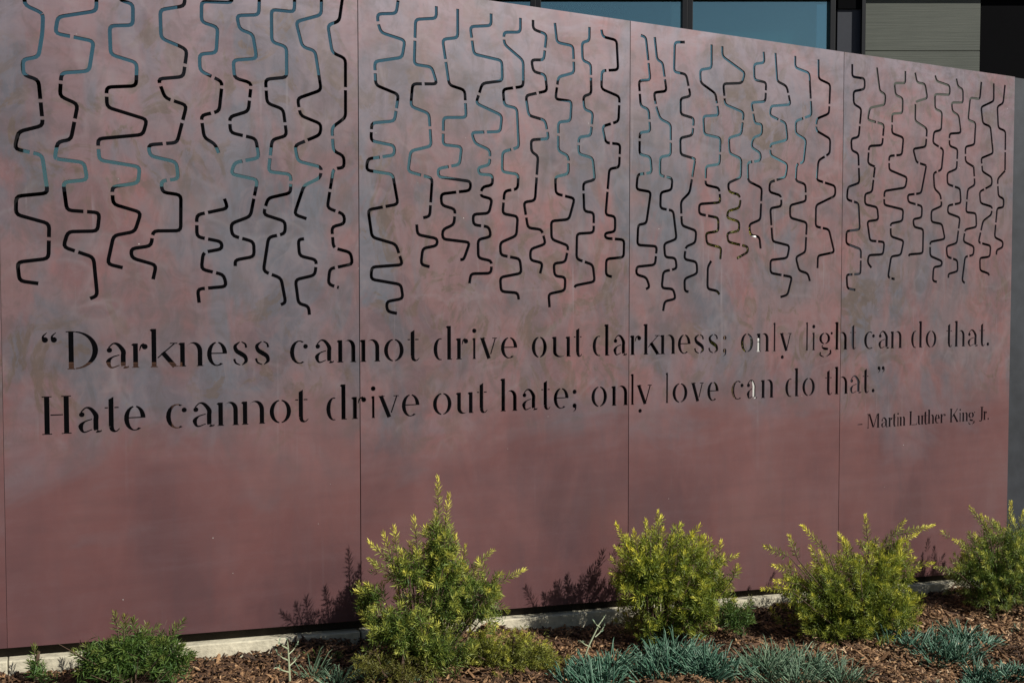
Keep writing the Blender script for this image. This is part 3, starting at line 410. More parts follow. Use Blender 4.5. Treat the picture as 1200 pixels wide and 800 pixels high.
# ------------------------------------------------------------ the setting: ground sheet and bed
def axis(lo, hi, step, far):
    a = list(np.arange(lo, hi+1e-6, step)); return [-far, -far*.3, lo-3]+a+[hi+3, far*.3, far]
gx = axis(-2.0, 6.4, .06, 60); gy = axis(-1.9, .12, .06, 60)
def lump(x, y): return .020*math.sin(x*5.1+y*3)*math.sin(y*7.3-x*2)+.014*math.sin(x*13+2)*math.sin(y*11+x*3)+.009*math.sin(x*31+y*9)*math.sin(y*27-x*6)
def gh(x, y):
    inside = -2.1 < x < 6.5 and -2.0 < y < -.03
    b = -.012 if inside else -.035
    return gz(x)+b+(lump(x, y) if inside else 0) - .03*max(0, min(2, -y))
v = [(x, y, gh(x, y)) for y in gy for x in gx]; nx = len(gx)
f = [(j*nx+i, j*nx+i+1, (j+1)*nx+i+1, (j+1)*nx+i) for j in range(len(gy)-1) for i in range(nx-1)]
tag(mesh_obj('ground', v, f, M['dirt'], smooth=True), kind='structure')

# ------------------------------------------------------------ the steel wall
TOP = 2.826
def zb(x): return .446-.0625*x
wall = tag(empty('steel_wall', (2.3, 0, .3)), 'long rust-red patinated steel wall with wavy slots and a cut-out quotation', 'wall')
WL = wall.location
def to_wall(o): o.parent = wall; o.location = -WL; return o
T = .008
def cut_panel(x0, x1):
    mine = [q for q in holes if max(p[0] for p in q) > x0-.01 and min(p[0] for p in q) < x1+.01]
    V = [Vector(p) for p in ((x0, zb(x0)), (x1, zb(x1)), (x1, TOP), (x0, TOP))]; E = [(0, 1), (1, 2), (2, 3), (3, 0)]
    for q in mine:
        n = len(V); V += [Vector(p) for p in q]; E += [(n+i, n+(i+1) % len(q)) for i in range(len(q))]
    ov, oe, of, _, _, _ = delaunay_2d_cdt(V, E, [], 0, 1e-5)
    P2 = np.array([tuple(p) for p in ov]); tri = np.array([tuple(t) for t in of]); cen = P2[tri].mean(1)
    # keep the triangles inside the sheet and outside every hole
    ok = (cen[:, 0] > x0) & (cen[:, 0] < x1) & (cen[:, 1] < TOP) & (cen[:, 1] > .446-.0625*cen[:, 0])
    for q in mine:
        q = np.array(q); lo = q.min(0); hi = q.max(0)
        c = np.nonzero(ok & (cen[:, 0] > lo[0]) & (cen[:, 0] < hi[0]) & (cen[:, 1] > lo[1]) & (cen[:, 1] < hi[1]))[0]
        if not len(c): continue
        ins = np.ones(len(c), bool)
        for i in range(len(q)):
            e = q[(i+1) % len(q)]-q[i]; r = cen[c]-q[i]; ins &= (e[0]*r[:, 1]-e[1]*r[:, 0]) >= -1e-9
        ok[c[ins]] = False
    keep = [tuple(int(i) for i in t) for t in tri[ok]]
    n = len(ov); vs = [(p.x, 0, p.y) for p in ov]+[(p.x, T, p.y) for p in ov]; fs = []; cnt = {}
    for t in keep:
        t = list(t); fs.append(tuple(t)); fs.append(tuple(n+i for i in t[::-1]))
        for a, b in zip(t, t[1:]+t[:1]): cnt[(a, b)] = cnt.get((a, b), 0)+1
    for (a, b) in cnt:
        if (b, a) not in cnt: fs.append((b, a, n+a, n+b))
    return vs, fs
SEAMS = [-1.315, -.0950, 1.1305, 2.3490, 3.5720, 4.7900]
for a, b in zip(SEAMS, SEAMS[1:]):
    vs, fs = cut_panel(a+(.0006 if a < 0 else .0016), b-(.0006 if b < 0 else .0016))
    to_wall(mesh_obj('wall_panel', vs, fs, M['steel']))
ep = MB().slopebox(4.794, 6.0, .012, .024, lambda x: zb(x)-.02, lambda x: TOP).build('wall_panel', M['dark_steel'])
to_wall(ep); ep['label'] = 'dark blue-grey end panel set back behind the red ones'
for s in SEAMS[1:5]:
    to_wall(MB().box((s-.062, T+.004, zb(s)+.02), (s+.062, .11, TOP-.015)).build('support_post', M['post']))
to_wall(MB().box((4.70, T+.020, zb(5)+.02), (4.85, .13, TOP-.015)).build('support_post', M['post']))
to_wall(MB().slopebox(-1.31, 6.0, .045, .12, lambda x: zb(x)-.045, lambda x: zb(x)+.03).build('base_rail', M['rail']))
for s in SEAMS[:-1]:
    to_wall(MB().slopebox(s+.002, s+1.2195 if s < 4 else 6, -.004, .24, lambda x: zb(x)-.30, lambda x: zb(x)-.043).build('footing', M['concrete'], bevel=.004))
to_wall(MB().slopebox(4.79, 6, -.004, .24, lambda x: zb(x)-.30, lambda x: zb(x)-.043).build('footing', M['concrete'], bevel=.004))

# ------------------------------------------------------------ leaf builder
def leaves(name, base, dirs, lens, wids, fold, colr, m, parent):
    """one mesh of folded lance-shaped leaves; all arguments are arrays"""
    n = len(base); d = dirs/np.linalg.norm(dirs, axis=1)[:, None]
    ref = rng.normal(size=(n, 3)); side = np.cross(d, ref); side /= np.linalg.norm(side, axis=1)[:, None]
    nor = np.cross(side, d); L = lens[:, None]; Wd = wids[:, None]
    mid = base+d*L*.5
    A = base; B = mid+side*Wd*.5+nor*Wd*fold; C = base+d*L-nor*L*.06; Dd = mid-side*Wd*.5+nor*Wd*fold
    vs = np.stack([A, B, C, Dd], 1).reshape(-1, 3)
    me = bpy.data.meshes.new(name); me.vertices.add(4*n); me.vertices.foreach_set('co', vs.astype(np.float32).ravel())
    idx = np.arange(n)[:, None]*4+np.array([0, 1, 2, 0, 2, 3])[None]
    me.loops.add(6*n); me.loops.foreach_set('vertex_index', idx.ravel().astype(np.int32))
    me.polygons.add(2*n); me.polygons.foreach_set('loop_start', (np.arange(2*n)*3).astype(np.int32))
    me.update(calc_edges=True)
    ca = me.color_attributes.new('leafcol', 'FLOAT_COLOR', 'POINT')
    cc = np.repeat(np.concatenate([colr, np.zeros((n, 1)), np.ones((n, 1))], 1), 4, 0)
    ca.data.foreach_set('color', cc.astype(np.float32).ravel())
    me.materials.append(m); o = bpy.data.objects.new(name, me); o.parent = parent; col.objects.link(o); return o
def unit(v): v = np.asarray(v, float); return v/np.linalg.norm(v)

def shrub(base, lumps, tips, m, label, cat='shrub', per=70, leaf=(.031, .0036), shoot=(.045, .115), yel=.5, dens=330, name='shrub', group=None, upb=.35):
    base = np.array(base); root = tag(empty(name, tuple(base)), label, cat, group); st = MB(); out = []
    shoots = []
    for (c, r, n) in lumps:
        c = np.array(c)-base; r = np.array(r)
        for _ in range(int(n*1.25)):
            u = unit(rng.normal(size=3)); rad = rng.uniform(.30, 1)**.5*(1+.22*(rng.random() < .3))
            rad *= 1+.30*math.sin(u[0]*7+c[0]*9)*math.cos(u[2]*6+c[2]*5)
            tip = c+u*r*rad
            if tip[2] < .02: tip[2] = rng.uniform(.02, .06)
            d = unit(u*.8+np.array([0, 0, upb])+rng.normal(size=3)*.38); L = rng.uniform(*shoot)
            shoots.append((tip-d*L, tip, d, rad))
            if rng.random() < .10:
                s = np.array([rng.normal()*.012, rng.normal()*.012, 0]); md = (tip-d*L)*.55*np.array([1, 1, .8])+s
                st.tube([s, md, tip-d*L, tip-d*L*.1], [.0045, .003, .0016, .0008], 4)
    for tp in tips:
        p, L, lean = np.array(tp[0])-base, tp[1], np.array(tp[2]); d = unit(lean)
        shoots.append((p-d*L, p, d, 1.35)); st.tube([(0, 0, 0), tuple((p-d*L)*.5), tuple(p-d*L), tuple(p)], [.006, .004, .0025, .001], 5)
    B = []; Dn = []; Ls = []; Ws = []; Cs = []; c_top = max(s_[1][2] for s_ in shoots)
    for a, b, d, rad in shoots:
        L = np.linalg.norm(b-a); n = max(8, int(L*dens)+6); t = ((np.arange(n)+rng.uniform(0, 1, n))/n)**.8
        e1 = unit(np.cross(d, [.3, .2, .9])); e2 = np.cross(d, e1)
        th = np.arange(n)*2.4+rng.uniform(0, 6); ang = np.clip(1.05-.75*t**3+rng.normal(size=n)*.12, .1, 1.4)
        bend = np.outer((t-.5)**2, np.array([0, 0, -1]))*L*.0
        dirs = d*np.cos(ang)[:, None]+(e1*np.cos(th)[:, None]+e2*np.sin(th)[:, None])*np.sin(ang)[:, None]
        B.append(a+(b-a)*t[:, None]+bend); Dn.append(dirs)
        Ls.append(leaf[0]*rng.uniform(.7, 1.15, n)*(1-.35*t**4)); Ws.append(leaf[1]*rng.uniform(.8, 1.25, n))
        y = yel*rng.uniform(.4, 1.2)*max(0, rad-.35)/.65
        hgt = np.clip((b[2]-.03)/max(.12, c_top*.75), .12, 1)          # new growth yellower on top; shade low in the crown painted into leaf colour
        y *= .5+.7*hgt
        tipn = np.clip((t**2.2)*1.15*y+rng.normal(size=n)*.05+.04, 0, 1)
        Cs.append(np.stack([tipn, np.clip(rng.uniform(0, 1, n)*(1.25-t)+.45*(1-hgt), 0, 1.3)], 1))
    # twiggy shaded heart of the plant
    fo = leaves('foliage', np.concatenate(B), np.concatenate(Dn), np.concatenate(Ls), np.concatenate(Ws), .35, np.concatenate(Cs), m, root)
    fo['kind'] = 'stuff'
    if len(tips) > 6:                                     # dead twigs in the shaded heart
        for _ in range(46):
            a_ = rng.uniform(0, 6.283); l_ = rng.uniform(.07, .20); e_ = np.array([math.cos(a_), math.sin(a_), rng.uniform(.15, 1.1)])*l_
            st.tube([(0, 0, 0), tuple(e_*.5+rng.normal(size=3)*.012), tuple(e_+rng.normal(size=3)*.015)], [.0022, .0016, .0008], 4)
    st.tube([(0, 0, -.04), (0, .0, .05), (.01, 0, .12)], [.010, .008, .005], 6)
    sb = st.build('stem', M['bark'], root)
    return root

def clump(base, rad, n, h, label, m=None, group='blue-green succulent clumps in the mulch', name='succulent_clump', wid=.0056, spread=.75, col_t=.5, cat='succulent'):
    """upright finger-leaved ground cover: three-sided tapering fingers"""
    base = np.array(base); root = tag(empty(name, tuple(base)), label, cat, group)
    vs = []; fs = []; cs = []; ns = max(2, int(n/38)); subs = []
    for _ in range(ns):
        a = rng.uniform(0, 6.283); q = math.sqrt(rng.random())
        subs.append((rad[0]*q*math.cos(a), rad[1]*q*math.sin(a), rng.uniform(.55, 1.15), rng.uniform(.25, .5)*min(rad[0], rad[1])+.012, rng.normal()*.25, rng.normal()*.2))
    H0 = h
    for i in range(int(n*1.25)):
        sx, sy, sh_, sr, lx, ly = subs[rng.integers(ns)]; h = H0*sh_
        a = rng.uniform(0, 6.283); q = math.sqrt(rng.random())
        p = np.array([sx+sr*q*math.cos(a), sy+sr*q*math.sin(a), 0.0]); p[2] = -.01+h*.25*(1-q*q)*rng.random()
        d = unit([lx+math.cos(a)*q*spread+rng.normal()*.36, ly+math.sin(a)*q*spread+rng.normal()*.36, 1]); L = h*rng.uniform(.35, 1.15)*(1-.25*q)
        e1 = unit(np.cross(d, [.31, .93, .1])); e2 = np.cross(d, e1); out = unit([d[0], d[1], .01])
        k = len(vs)//1; n0 = len(vs); tone = rng.random(); tp = col_t*rng.uniform(.0, 1.3)+(.9 if rng.random() < .08 else 0)
        for (t, w_) in ((0, .7), (.45, 1), (.85, .75)):
            c = p+d*L*t+out*L*.12*t*t+np.array([0, 0, .05*L*t])
            for j in range(4): vs.append(c+(e1*math.cos(j*1.5708)+e2*math.sin(j*1.5708))*wid*w_*.5); cs.append((tp*(.3+.7*t), tone))
        vs.append(p+d*L+out*L*.16); cs.append((min(1, tp+.15), tone))
        for s in (0, 4):
            for j in range(4): fs.append((n0+s+j, n0+s+(j+1) % 4, n0+s+4+(j+1) % 4, n0+s+4+j))
        for j in range(4): fs.append((n0+8+j, n0+8+(j+1) % 4, n0+12))
    o = mesh_obj('leaf_cluster', vs, fs, m or M['blue'], root, smooth=True); o['kind'] = 'stuff'
    ca = o.data.color_attributes.new('leafcol', 'FLOAT_COLOR', 'POINT')
    ca.data.foreach_set('color', np.array([(a, b, 0, 1) for a, b in cs], dtype=np.float32).ravel())
    return root

def seedling(base, h, dx, label, forks):
    root = tag(empty('seedling', base), label, 'seedling'); st = MB()
    st.tube([(0, 0, 0), (dx*.3, 0, h*.4), (dx*.7, 0, h*.8), (dx, 0, h)], [.004, .0035, .0025, .0015], 6)
    B = []; Dn = []; Ls = []; Ws = []
    for k in range(forks):
        t = .35+.6*k/forks; p = np.array([dx*t, 0, h*t]); sg = 1 if k % 2 else -1
        q = p+np.array([sg*h*.28*(1.1-t*.5), rng.normal()*.01, h*.18]); st.tube([tuple(p), tuple((p+q)/2+np.array([0, 0, -.004])), tuple(q)], [.0025, .002, .0012], 5)
        for j in range(5): B.append(q-(q-p)*.12*j); Dn.append(unit(rng.normal(size=3)+np.array([sg, 0, 1.2]))); Ls.append(rng.uniform(.010, .02)); Ws.append(.005)
    for j in range(8): B.append(np.array([dx, 0, h])*(1-.05*j)); Dn.append(unit(rng.normal(size=3)+np.array([0, 0, 1]))); Ls.append(.014); Ws.append(.005)
    st.build('stem', M['pale_stem'], root)
    o = leaves('foliage', np.array(B), np.array(Dn), np.array(Ls), np.array(Ws), .3, rng.uniform(.3, 1, (len(B), 2)), M['bluegreen'], root); o['kind'] = 'stuff'
M['lime'] = leaf_material('lime_creeping_leaves', (.170, .220, .035), (.75, .70, .09), (.08, .055, .025))
M['pale_stem'] = simple('pale_green_stem', (.34, .38, .24), .6)
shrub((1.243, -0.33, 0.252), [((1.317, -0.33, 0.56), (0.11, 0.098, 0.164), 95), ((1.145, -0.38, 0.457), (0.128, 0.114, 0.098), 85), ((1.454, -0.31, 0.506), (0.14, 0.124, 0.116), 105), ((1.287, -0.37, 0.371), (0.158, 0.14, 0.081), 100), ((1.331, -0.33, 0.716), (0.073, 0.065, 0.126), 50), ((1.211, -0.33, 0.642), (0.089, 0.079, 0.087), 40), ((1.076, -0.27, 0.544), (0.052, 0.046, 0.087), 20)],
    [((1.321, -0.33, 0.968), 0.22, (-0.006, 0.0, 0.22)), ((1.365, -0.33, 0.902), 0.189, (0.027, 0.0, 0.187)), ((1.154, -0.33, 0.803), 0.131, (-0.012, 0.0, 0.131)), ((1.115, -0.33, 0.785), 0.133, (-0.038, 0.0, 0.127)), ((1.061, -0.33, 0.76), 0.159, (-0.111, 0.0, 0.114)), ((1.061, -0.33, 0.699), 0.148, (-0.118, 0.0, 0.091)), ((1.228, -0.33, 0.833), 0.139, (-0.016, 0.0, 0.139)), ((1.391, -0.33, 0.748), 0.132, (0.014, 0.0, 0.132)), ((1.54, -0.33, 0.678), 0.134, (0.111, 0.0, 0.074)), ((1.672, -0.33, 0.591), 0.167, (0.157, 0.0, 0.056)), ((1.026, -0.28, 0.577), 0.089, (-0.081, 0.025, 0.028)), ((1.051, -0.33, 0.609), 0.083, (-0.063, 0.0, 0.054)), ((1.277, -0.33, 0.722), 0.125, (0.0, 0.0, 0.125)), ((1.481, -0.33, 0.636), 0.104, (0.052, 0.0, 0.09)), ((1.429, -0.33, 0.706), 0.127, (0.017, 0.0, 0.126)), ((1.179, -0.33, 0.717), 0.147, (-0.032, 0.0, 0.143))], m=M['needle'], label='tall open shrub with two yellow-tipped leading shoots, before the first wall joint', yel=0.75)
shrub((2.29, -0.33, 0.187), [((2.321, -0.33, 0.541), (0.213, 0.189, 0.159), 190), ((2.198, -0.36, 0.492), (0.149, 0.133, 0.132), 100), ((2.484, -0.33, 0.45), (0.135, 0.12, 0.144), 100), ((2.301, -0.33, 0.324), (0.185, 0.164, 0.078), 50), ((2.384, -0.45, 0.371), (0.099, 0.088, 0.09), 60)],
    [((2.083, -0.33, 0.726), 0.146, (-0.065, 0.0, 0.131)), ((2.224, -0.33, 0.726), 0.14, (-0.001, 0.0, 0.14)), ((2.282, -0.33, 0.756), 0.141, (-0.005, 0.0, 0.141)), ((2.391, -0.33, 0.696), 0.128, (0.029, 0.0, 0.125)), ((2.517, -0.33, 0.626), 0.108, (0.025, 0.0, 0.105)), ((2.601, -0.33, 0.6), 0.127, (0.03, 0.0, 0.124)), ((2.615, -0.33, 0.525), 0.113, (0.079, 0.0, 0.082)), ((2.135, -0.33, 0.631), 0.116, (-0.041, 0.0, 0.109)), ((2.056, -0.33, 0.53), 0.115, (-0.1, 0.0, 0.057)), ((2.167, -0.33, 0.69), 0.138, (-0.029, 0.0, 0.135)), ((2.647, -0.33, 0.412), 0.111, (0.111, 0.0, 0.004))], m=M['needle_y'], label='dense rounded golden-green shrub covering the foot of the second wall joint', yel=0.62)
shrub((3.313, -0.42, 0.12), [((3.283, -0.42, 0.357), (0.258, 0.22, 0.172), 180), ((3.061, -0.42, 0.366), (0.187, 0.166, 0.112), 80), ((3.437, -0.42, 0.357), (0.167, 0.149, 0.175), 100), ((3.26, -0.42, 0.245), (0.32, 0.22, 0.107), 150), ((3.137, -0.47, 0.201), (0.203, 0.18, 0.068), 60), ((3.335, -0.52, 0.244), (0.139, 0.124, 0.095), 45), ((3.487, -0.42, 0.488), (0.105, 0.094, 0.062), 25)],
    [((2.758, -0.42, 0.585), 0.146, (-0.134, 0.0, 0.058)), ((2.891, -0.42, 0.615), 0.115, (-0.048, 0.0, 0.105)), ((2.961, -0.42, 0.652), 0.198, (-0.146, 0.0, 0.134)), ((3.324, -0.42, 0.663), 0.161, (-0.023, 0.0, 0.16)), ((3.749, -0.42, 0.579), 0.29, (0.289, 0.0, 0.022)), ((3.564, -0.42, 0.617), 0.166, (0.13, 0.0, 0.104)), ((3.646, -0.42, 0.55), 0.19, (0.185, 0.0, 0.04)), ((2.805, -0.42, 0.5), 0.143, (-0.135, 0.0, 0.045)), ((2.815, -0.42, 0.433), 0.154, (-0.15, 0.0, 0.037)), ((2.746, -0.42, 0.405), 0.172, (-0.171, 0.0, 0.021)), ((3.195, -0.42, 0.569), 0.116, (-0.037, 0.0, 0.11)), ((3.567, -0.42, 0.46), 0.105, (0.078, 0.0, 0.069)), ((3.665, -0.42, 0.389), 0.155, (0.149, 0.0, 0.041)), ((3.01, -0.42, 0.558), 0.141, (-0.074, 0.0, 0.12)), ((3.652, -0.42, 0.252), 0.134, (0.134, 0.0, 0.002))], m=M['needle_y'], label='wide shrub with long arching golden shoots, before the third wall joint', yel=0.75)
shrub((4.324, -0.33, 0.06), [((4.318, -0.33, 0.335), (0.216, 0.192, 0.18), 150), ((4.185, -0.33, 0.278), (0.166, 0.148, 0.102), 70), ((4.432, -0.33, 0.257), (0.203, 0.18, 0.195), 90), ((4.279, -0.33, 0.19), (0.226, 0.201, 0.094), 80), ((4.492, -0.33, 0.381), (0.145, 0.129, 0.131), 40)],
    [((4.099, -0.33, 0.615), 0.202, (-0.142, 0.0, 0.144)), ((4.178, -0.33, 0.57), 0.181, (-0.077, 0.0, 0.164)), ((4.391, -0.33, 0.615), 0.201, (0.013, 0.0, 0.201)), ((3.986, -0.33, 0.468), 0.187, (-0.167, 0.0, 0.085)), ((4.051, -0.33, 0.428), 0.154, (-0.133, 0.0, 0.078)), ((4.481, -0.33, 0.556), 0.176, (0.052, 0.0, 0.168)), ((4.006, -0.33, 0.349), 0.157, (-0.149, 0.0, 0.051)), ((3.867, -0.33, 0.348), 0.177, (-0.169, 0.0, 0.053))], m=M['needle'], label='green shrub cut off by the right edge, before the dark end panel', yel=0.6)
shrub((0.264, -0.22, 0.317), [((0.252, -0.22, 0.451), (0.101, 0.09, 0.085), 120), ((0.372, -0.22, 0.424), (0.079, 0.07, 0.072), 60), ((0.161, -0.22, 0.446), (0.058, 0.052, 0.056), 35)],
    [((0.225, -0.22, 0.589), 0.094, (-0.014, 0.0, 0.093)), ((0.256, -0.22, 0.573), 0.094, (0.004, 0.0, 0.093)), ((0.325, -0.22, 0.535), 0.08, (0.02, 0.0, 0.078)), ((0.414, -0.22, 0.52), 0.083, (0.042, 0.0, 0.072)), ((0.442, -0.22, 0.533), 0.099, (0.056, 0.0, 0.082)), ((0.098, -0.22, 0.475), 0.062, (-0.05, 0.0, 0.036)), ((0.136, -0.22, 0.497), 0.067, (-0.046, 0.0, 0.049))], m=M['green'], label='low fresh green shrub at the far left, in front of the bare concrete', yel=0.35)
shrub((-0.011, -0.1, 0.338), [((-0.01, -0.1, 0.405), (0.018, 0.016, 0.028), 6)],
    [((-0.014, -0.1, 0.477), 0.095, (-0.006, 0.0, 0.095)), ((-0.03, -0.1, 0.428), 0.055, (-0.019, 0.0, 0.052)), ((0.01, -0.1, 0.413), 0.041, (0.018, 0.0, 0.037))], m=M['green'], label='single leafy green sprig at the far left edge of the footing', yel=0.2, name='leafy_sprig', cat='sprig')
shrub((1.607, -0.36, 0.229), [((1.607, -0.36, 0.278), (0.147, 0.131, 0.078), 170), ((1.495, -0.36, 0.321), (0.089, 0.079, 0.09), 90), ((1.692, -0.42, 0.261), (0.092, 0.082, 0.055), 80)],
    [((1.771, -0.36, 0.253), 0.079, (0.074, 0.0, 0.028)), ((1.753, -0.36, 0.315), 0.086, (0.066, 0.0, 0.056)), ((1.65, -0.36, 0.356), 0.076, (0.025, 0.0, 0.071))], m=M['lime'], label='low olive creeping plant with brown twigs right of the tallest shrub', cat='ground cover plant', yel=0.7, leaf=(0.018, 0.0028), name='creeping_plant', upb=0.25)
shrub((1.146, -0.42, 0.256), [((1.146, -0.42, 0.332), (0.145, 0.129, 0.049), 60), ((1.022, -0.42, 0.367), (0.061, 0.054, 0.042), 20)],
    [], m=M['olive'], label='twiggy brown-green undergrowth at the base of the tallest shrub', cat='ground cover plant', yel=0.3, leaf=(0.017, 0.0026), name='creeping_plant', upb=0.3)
shrub((2.677, -0.38, 0.161), [((2.632, -0.38, 0.3), (0.097, 0.087, 0.072), 35)],
    [((2.721, -0.38, 0.361), 0.099, (0.053, 0.0, 0.084)), ((2.587, -0.38, 0.335), 0.079, (-0.036, 0.0, 0.07))], m=M['green'], label='small loose green weed right of the dense rounded shrub', cat='weed', yel=0.3, name='weed')
clump((1.866, -0.583, 0.216), (0.15, 0.1), 380, 0.115, 'blue-green succulent clump at the bottom edge left of the dense shrub', m=M['blue'])
clump((2.245, -0.558, 0.193), (0.19, 0.15), 700, 0.135, 'largest blue-green succulent clump directly below the dense rounded shrub')
clump((2.673, -0.724, 0.161), (0.21, 0.18), 650, 0.105, 'grey-green succulent clump at the bottom edge left of the bare mulch', m=M['bluegreen'], wid=0.0042, spread=1.3)
clump((3.401, -0.694, 0.117), (0.16, 0.13), 430, 0.12, 'broad blue-green succulent clump right of the arching golden shrub', spread=1.1)
clump((3.738, -0.643, 0.097), (0.11, 0.08), 200, 0.11, 'blue-green succulent clump leaning right behind the broad one', spread=1.5)
clump((3.491, -0.985, 0.102), (0.11, 0.08), 230, 0.09, 'small blue-green succulent clump near the right edge', spread=1.1)
clump((3.224, -1.056, 0.117), (0.05, 0.04), 70, 0.06, 'tiny blue-green succulent tuft at the bottom right')
clump((3.104, -1.02, 0.125), (0.045, 0.03), 60, 0.06, 'tiny blue-green succulent tuft just left of another at the bottom right', m=M['bluegreen'])
clump((4.077, -0.606, 0.077), (0.04, 0.03), 40, 0.06, 'tiny pale green tuft on the mulch at the right edge', m=M['bluegreen'])
clump((0.961, -0.314, 0.281), (0.13, 0.07), 150, 0.1, 'loose grey-green weed at the bottom edge left of the tallest shrub', m=M['bluegreen'], wid=0.0035, spread=1.3, name='weed', cat='weed', group='weeds in the mulch')
clump((0.929, -0.146, 0.288), (0.05, 0.04), 50, 0.09, 'small upright grey-green weed by the shadow on the footing', m=M['green'], wid=0.004, name='weed', cat='weed', group='weeds in the mulch')
clump((2.308, -0.175, 0.201), (0.05, 0.05), 60, 0.06, 'tuft of dry straw-coloured leaves under the dense rounded shrub', m=M['olive'], wid=0.003, spread=1.6, col_t=1.0, name='dry_tuft', cat='dry plant', group='dry tufts')
clump((4.325, 0.072, 0.078), (0.1, 0.04), 50, 0.07, 'thin dark green grassy tuft beside the footing near the right end', m=M['green'], wid=0.004, spread=1.1, name='grass_tuft', cat='grass tuft', group='grass tufts')
clump((1.142, -0.43, 0.266), (0.08, 0.04), 60, 0.05, 'pale tuft at the bottom edge below the tallest shrub', m=M['bluegreen'], wid=0.005, spread=1.2, col_t=0.9, name='weed', cat='weed', group='weeds in the mulch')
seedling((0.776, -0.329, 0.281), 0.17, -0.008, 'pale forked seedling standing in front of the shrub shadow on the footing', 5)
seedling((1.891, -0.394, 0.212), 0.179, 0.107, 'bent pale weed stalk leaning right between the creeping plant and dense shrub', 3)

# ------------------------------------------------------------ bark mulch
def mulch(n, x0, x1, y0, y1, name):
    x = rng.uniform(x0, x1, n); y = y1-(y1-y0)*rng.uniform(0, 1, n)**1.15
    L = rng.lognormal(-3.75, .55, n).clip(.006, .095); Wd = (L*rng.uniform(.08, .38, n)).clip(.0018, .016); Hh = rng.uniform(.0015, .0065, n)
    z = np.array([gz(a)-.03*max(0, -b)+lump(a, b) for a, b in zip(x, y)])-.014+rng.uniform(0, .034, n)**1.0
    yaw = rng.uniform(0, 6.283, n); pit = rng.normal(size=n)*.38; rol = rng.normal(size=n)*.5
    cy, sy, cp, sp, cr, sr = np.cos(yaw), np.sin(yaw), np.cos(pit), np.sin(pit), np.cos(rol), np.sin(rol)
    ex = np.stack([cy*cp, sy*cp, sp], 1); e0 = np.stack([-sy, cy, 0*cy], 1); ez0 = np.cross(ex, e0)
    ey = e0*cr[:, None]+ez0*sr[:, None]; ez = np.cross(ex, ey); c = np.stack([x, y, z], 1)
    pts = []
    for (a, b, h) in ((-1, 0, -.6), (-.35, -1, -1), (.8, -.6, -1), (1, .35, -.6), (-.2, 1, -1), (-.45, -.2, 1), (.55, .15, 1)):
        j = rng.uniform(.7, 1.15, (n, 2)); pts.append(c+ex*(a*L*.5*j[:, 0])[:, None]+ey*(b*Wd*.5*j[:, 1])[:, None]+ez*(h*Hh*.5)[:, None])
    V = np.stack(pts, 1).reshape(-1, 3)
    tri = np.array([(0,1,5),(1,2,5),(5,2,6),(2,3,6),(3,4,6),(5,6,4),(4,0,5)])
    idx = (np.arange(n)[:, None, None]*7+tri[None]).reshape(-1, 3); nf = len(idx)
    me = bpy.data.meshes.new(name); me.vertices.add(7*n); me.vertices.foreach_set('co', V.astype(np.float32).ravel())
    me.loops.add(3*nf); me.loops.foreach_set('vertex_index', idx.ravel().astype(np.int32))
    me.polygons.add(nf); me.polygons.foreach_set('loop_start', (np.arange(nf)*3).astype(np.int32)); me.update(calc_edges=True)
    ca = me.color_attributes.new('leafcol', 'FLOAT_COLOR', 'POINT'); r = (rng.beta(1.2, 2.0, n)*.8+.32*(.5+.5*np.sin(x*4.1+1)*np.sin(y*6.3+x*2))-.08).clip(0, 1)
    cc = np.repeat(np.stack([r, r, r, np.ones(n)], 1), 7, 0); ca.data.foreach_set('color', cc.astype(np.float32).ravel())
    me.materials.append(M['chips']); o = bpy.data.objects.new(name, me); col.objects.link(o)
    return tag(o, 'shredded brown bark mulch covering the planting bed', 'mulch', kind='stuff')
mulch(125000, -.4, 5.6, -1.35, -.004, 'bark_mulch')

# ------------------------------------------------------------ the building behind, square to the lens direction, 8.5 m away
B0 = EYE.xy+Vector((math.sin(YAW), math.cos(YAW)))*8.5
bld = tag(empty('building', (B0.x, B0.y, 0), -YAW), 'dark modern building behind the steel wall with black framed blue windows', 'building')
def bpart(name, x0, x1, z0, z1, y0, y1, m, parent=None, bevel=0):
    return MB().box((x0, y0, z0), (x1, y1, z1)).build(name, M[m], parent or bld, bevel=bevel)
# local y: 0 = face, positive = into the building
bpart('wall', -9, 2.99, -.3, 2.56, .10, .35, 'black')
bpart('wall', -9, -1.60, 2.995, 3.50, .10, .35, 'black'); bpart('wall', -1.60, 2.99, 3.392, 3.455, .10, .35, 'black')
bpart('spandrel_panel', -1.60, 2.72, 2.56, 2.63, .08, .30, 'black')
bpart('wall', -9, 9, 4.235, 6.2, .0, .35, 'black')
bpart('wall', 2.99, 3.985, -.3, 3.095, .03, .35, 'black')
bpart('wall', 3.985, 9, -.3, 4.235, .06, .35, 'black')
bpart('cladding_panel', 2.76, 2.985, -.3, 4.10, .03, .30, 'slate'); bpart('cladding_panel', 2.76, 2.985, 4.10, 4.235, .015, .30, 'black')
bpart('corner_trim', 2.955, 2.985, 2.5, 4.235, -.01, .02, 'frame')
z = 0.30
for k, (a, b) in enumerate([(3.10, 3.752), (3.757, 4.232)]):
    bpart('cladding_board', 2.99, 3.98, a, b, .05, .09, 'siding', bevel=.003)
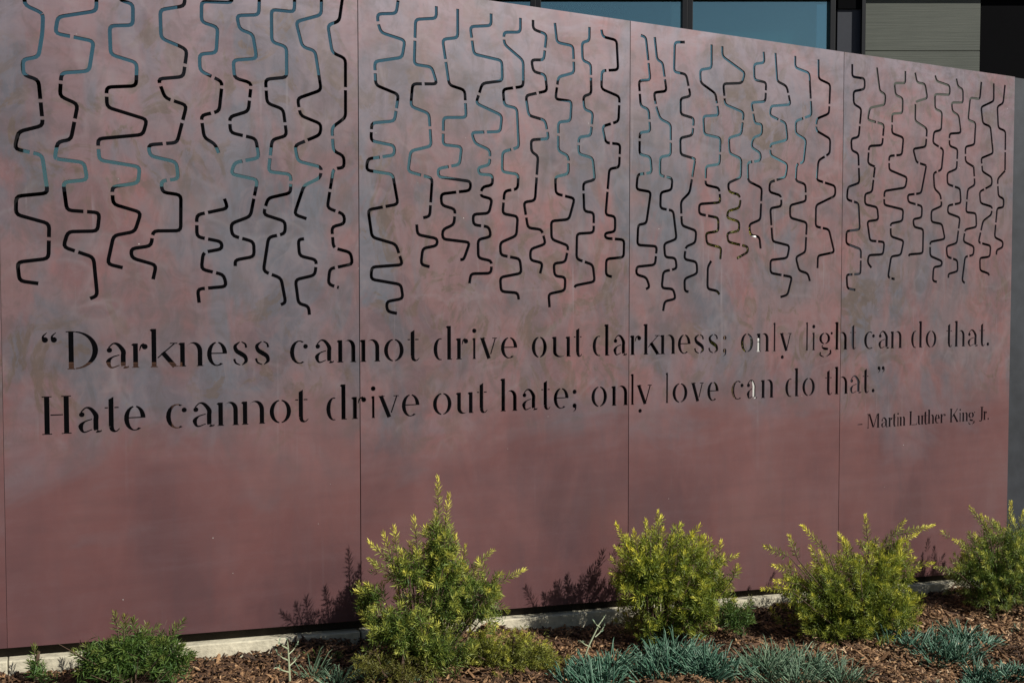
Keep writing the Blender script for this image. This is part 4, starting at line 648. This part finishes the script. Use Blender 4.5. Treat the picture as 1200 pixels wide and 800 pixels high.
def window(x0, x1, z0, z1, blind=True, fr=.045):
    wv = MB(); y0, y1 = 0.02, .12
    wv.box((x0, y0, z0), (x0+fr, y1, z1)).box((x1-fr, y0, z0), (x1, y1, z1)).box((x0+fr, y0+.002, z0), (x1-fr, y1, z0+fr)).box((x0+fr, y0+.002, z1-fr), (x1-fr, y1, z1))
    wo_ = wv.build('window', M['frame'], bld, bevel=.003)
    MB().box((x0+fr, .07, z0+fr), (x1-fr, .076, z1-fr)).build('pane', M['glass'], wo_)
    if blind: MB().box((x0+fr+.005, .17, z0+.22), (x1-fr-.07, .175, z1-.02)).build('blind', M['blind'], wo_)
for a, b in ((-5.6, -4.25), (-4.25, -2.79), (-2.79, -1.46), (-1.46, .20), (.20, 1.487), (1.487, 2.74)):
    window(a, b, 3.455 if a > -1.5 else 3.50, 4.232, True)
for a, b in ((-5.6, -4.25), (-4.25, -2.79), (-2.79, -1.60)): window(a, b, 2.56, 2.995, False)
for a, b in ((-1.60, .20), (.20, 1.487), (1.487, 2.70)): window(a, b, 2.63, 3.392, False)
bpart('back_wall', -9, 2.99, -.3, 6.1, 3.0, 3.1, 'room')
bpart('floor', -9, 2.99, 3.40, 3.44, .36, 2.99, 'room')
# things standing in front of the building, glimpsed through the cut-outs
hd = Vector((math.sin(YAW), math.cos(YAW))); hr = Vector((math.cos(YAW), -math.sin(YAW)))
def back(s, d): p = EYE.xy+hd*d+hr*s; return p
p = back(1.980, 8.2); pr = tag(empty('white_post', (p.x, p.y, -.06)), 'slim white post glimpsed through the letters behind the wall', 'post')
MB().tube([(0, 0, 0), (0, 0, 2.2)], .024, 14).build('pole', M['white'], pr, smooth=True); MB().tube([(0, 0, 2.2), (0, 0, 2.225)], [.03, .022], 14).build('cap', M['white'], pr)
p = back(-3.35, 8.1); tr_ = tag(empty('timber_rail', (p.x, p.y, .3), -YAW), 'brown timber rail glimpsed through the bottoms of the first word', 'rail')
MB().box((-.65, -.04, .76), (.65, .04, .83)).build('rail_top', M['timber'], tr_, bevel=.005)
for s in (-.6, .6): MB().box((s-.02, -.03, -.1), (s+.02, .03, .758)).build('rail_post', M['timber'], tr_)

p = back(1.69, 7.8)
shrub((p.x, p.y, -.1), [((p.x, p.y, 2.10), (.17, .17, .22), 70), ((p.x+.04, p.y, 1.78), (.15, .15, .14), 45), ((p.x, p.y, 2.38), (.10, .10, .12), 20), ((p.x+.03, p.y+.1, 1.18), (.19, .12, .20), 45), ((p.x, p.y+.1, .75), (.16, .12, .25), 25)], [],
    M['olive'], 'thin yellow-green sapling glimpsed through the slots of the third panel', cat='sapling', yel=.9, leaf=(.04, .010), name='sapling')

p = back(1.955, 8.0); kb = tag(empty('white_box', (p.x, p.y, .0), -YAW), 'narrow white box glimpsed through the first letter after the upper semicolon', 'box')
MB().box((-.030, -.03, 0), (.030, .03, 1.30)).build('body', M['white'], kb, bevel=.004); MB().box((-.034, -.034, 1.302), (.034, .034, 1.33)).build('lid', M['white'], kb, bevel=.004)
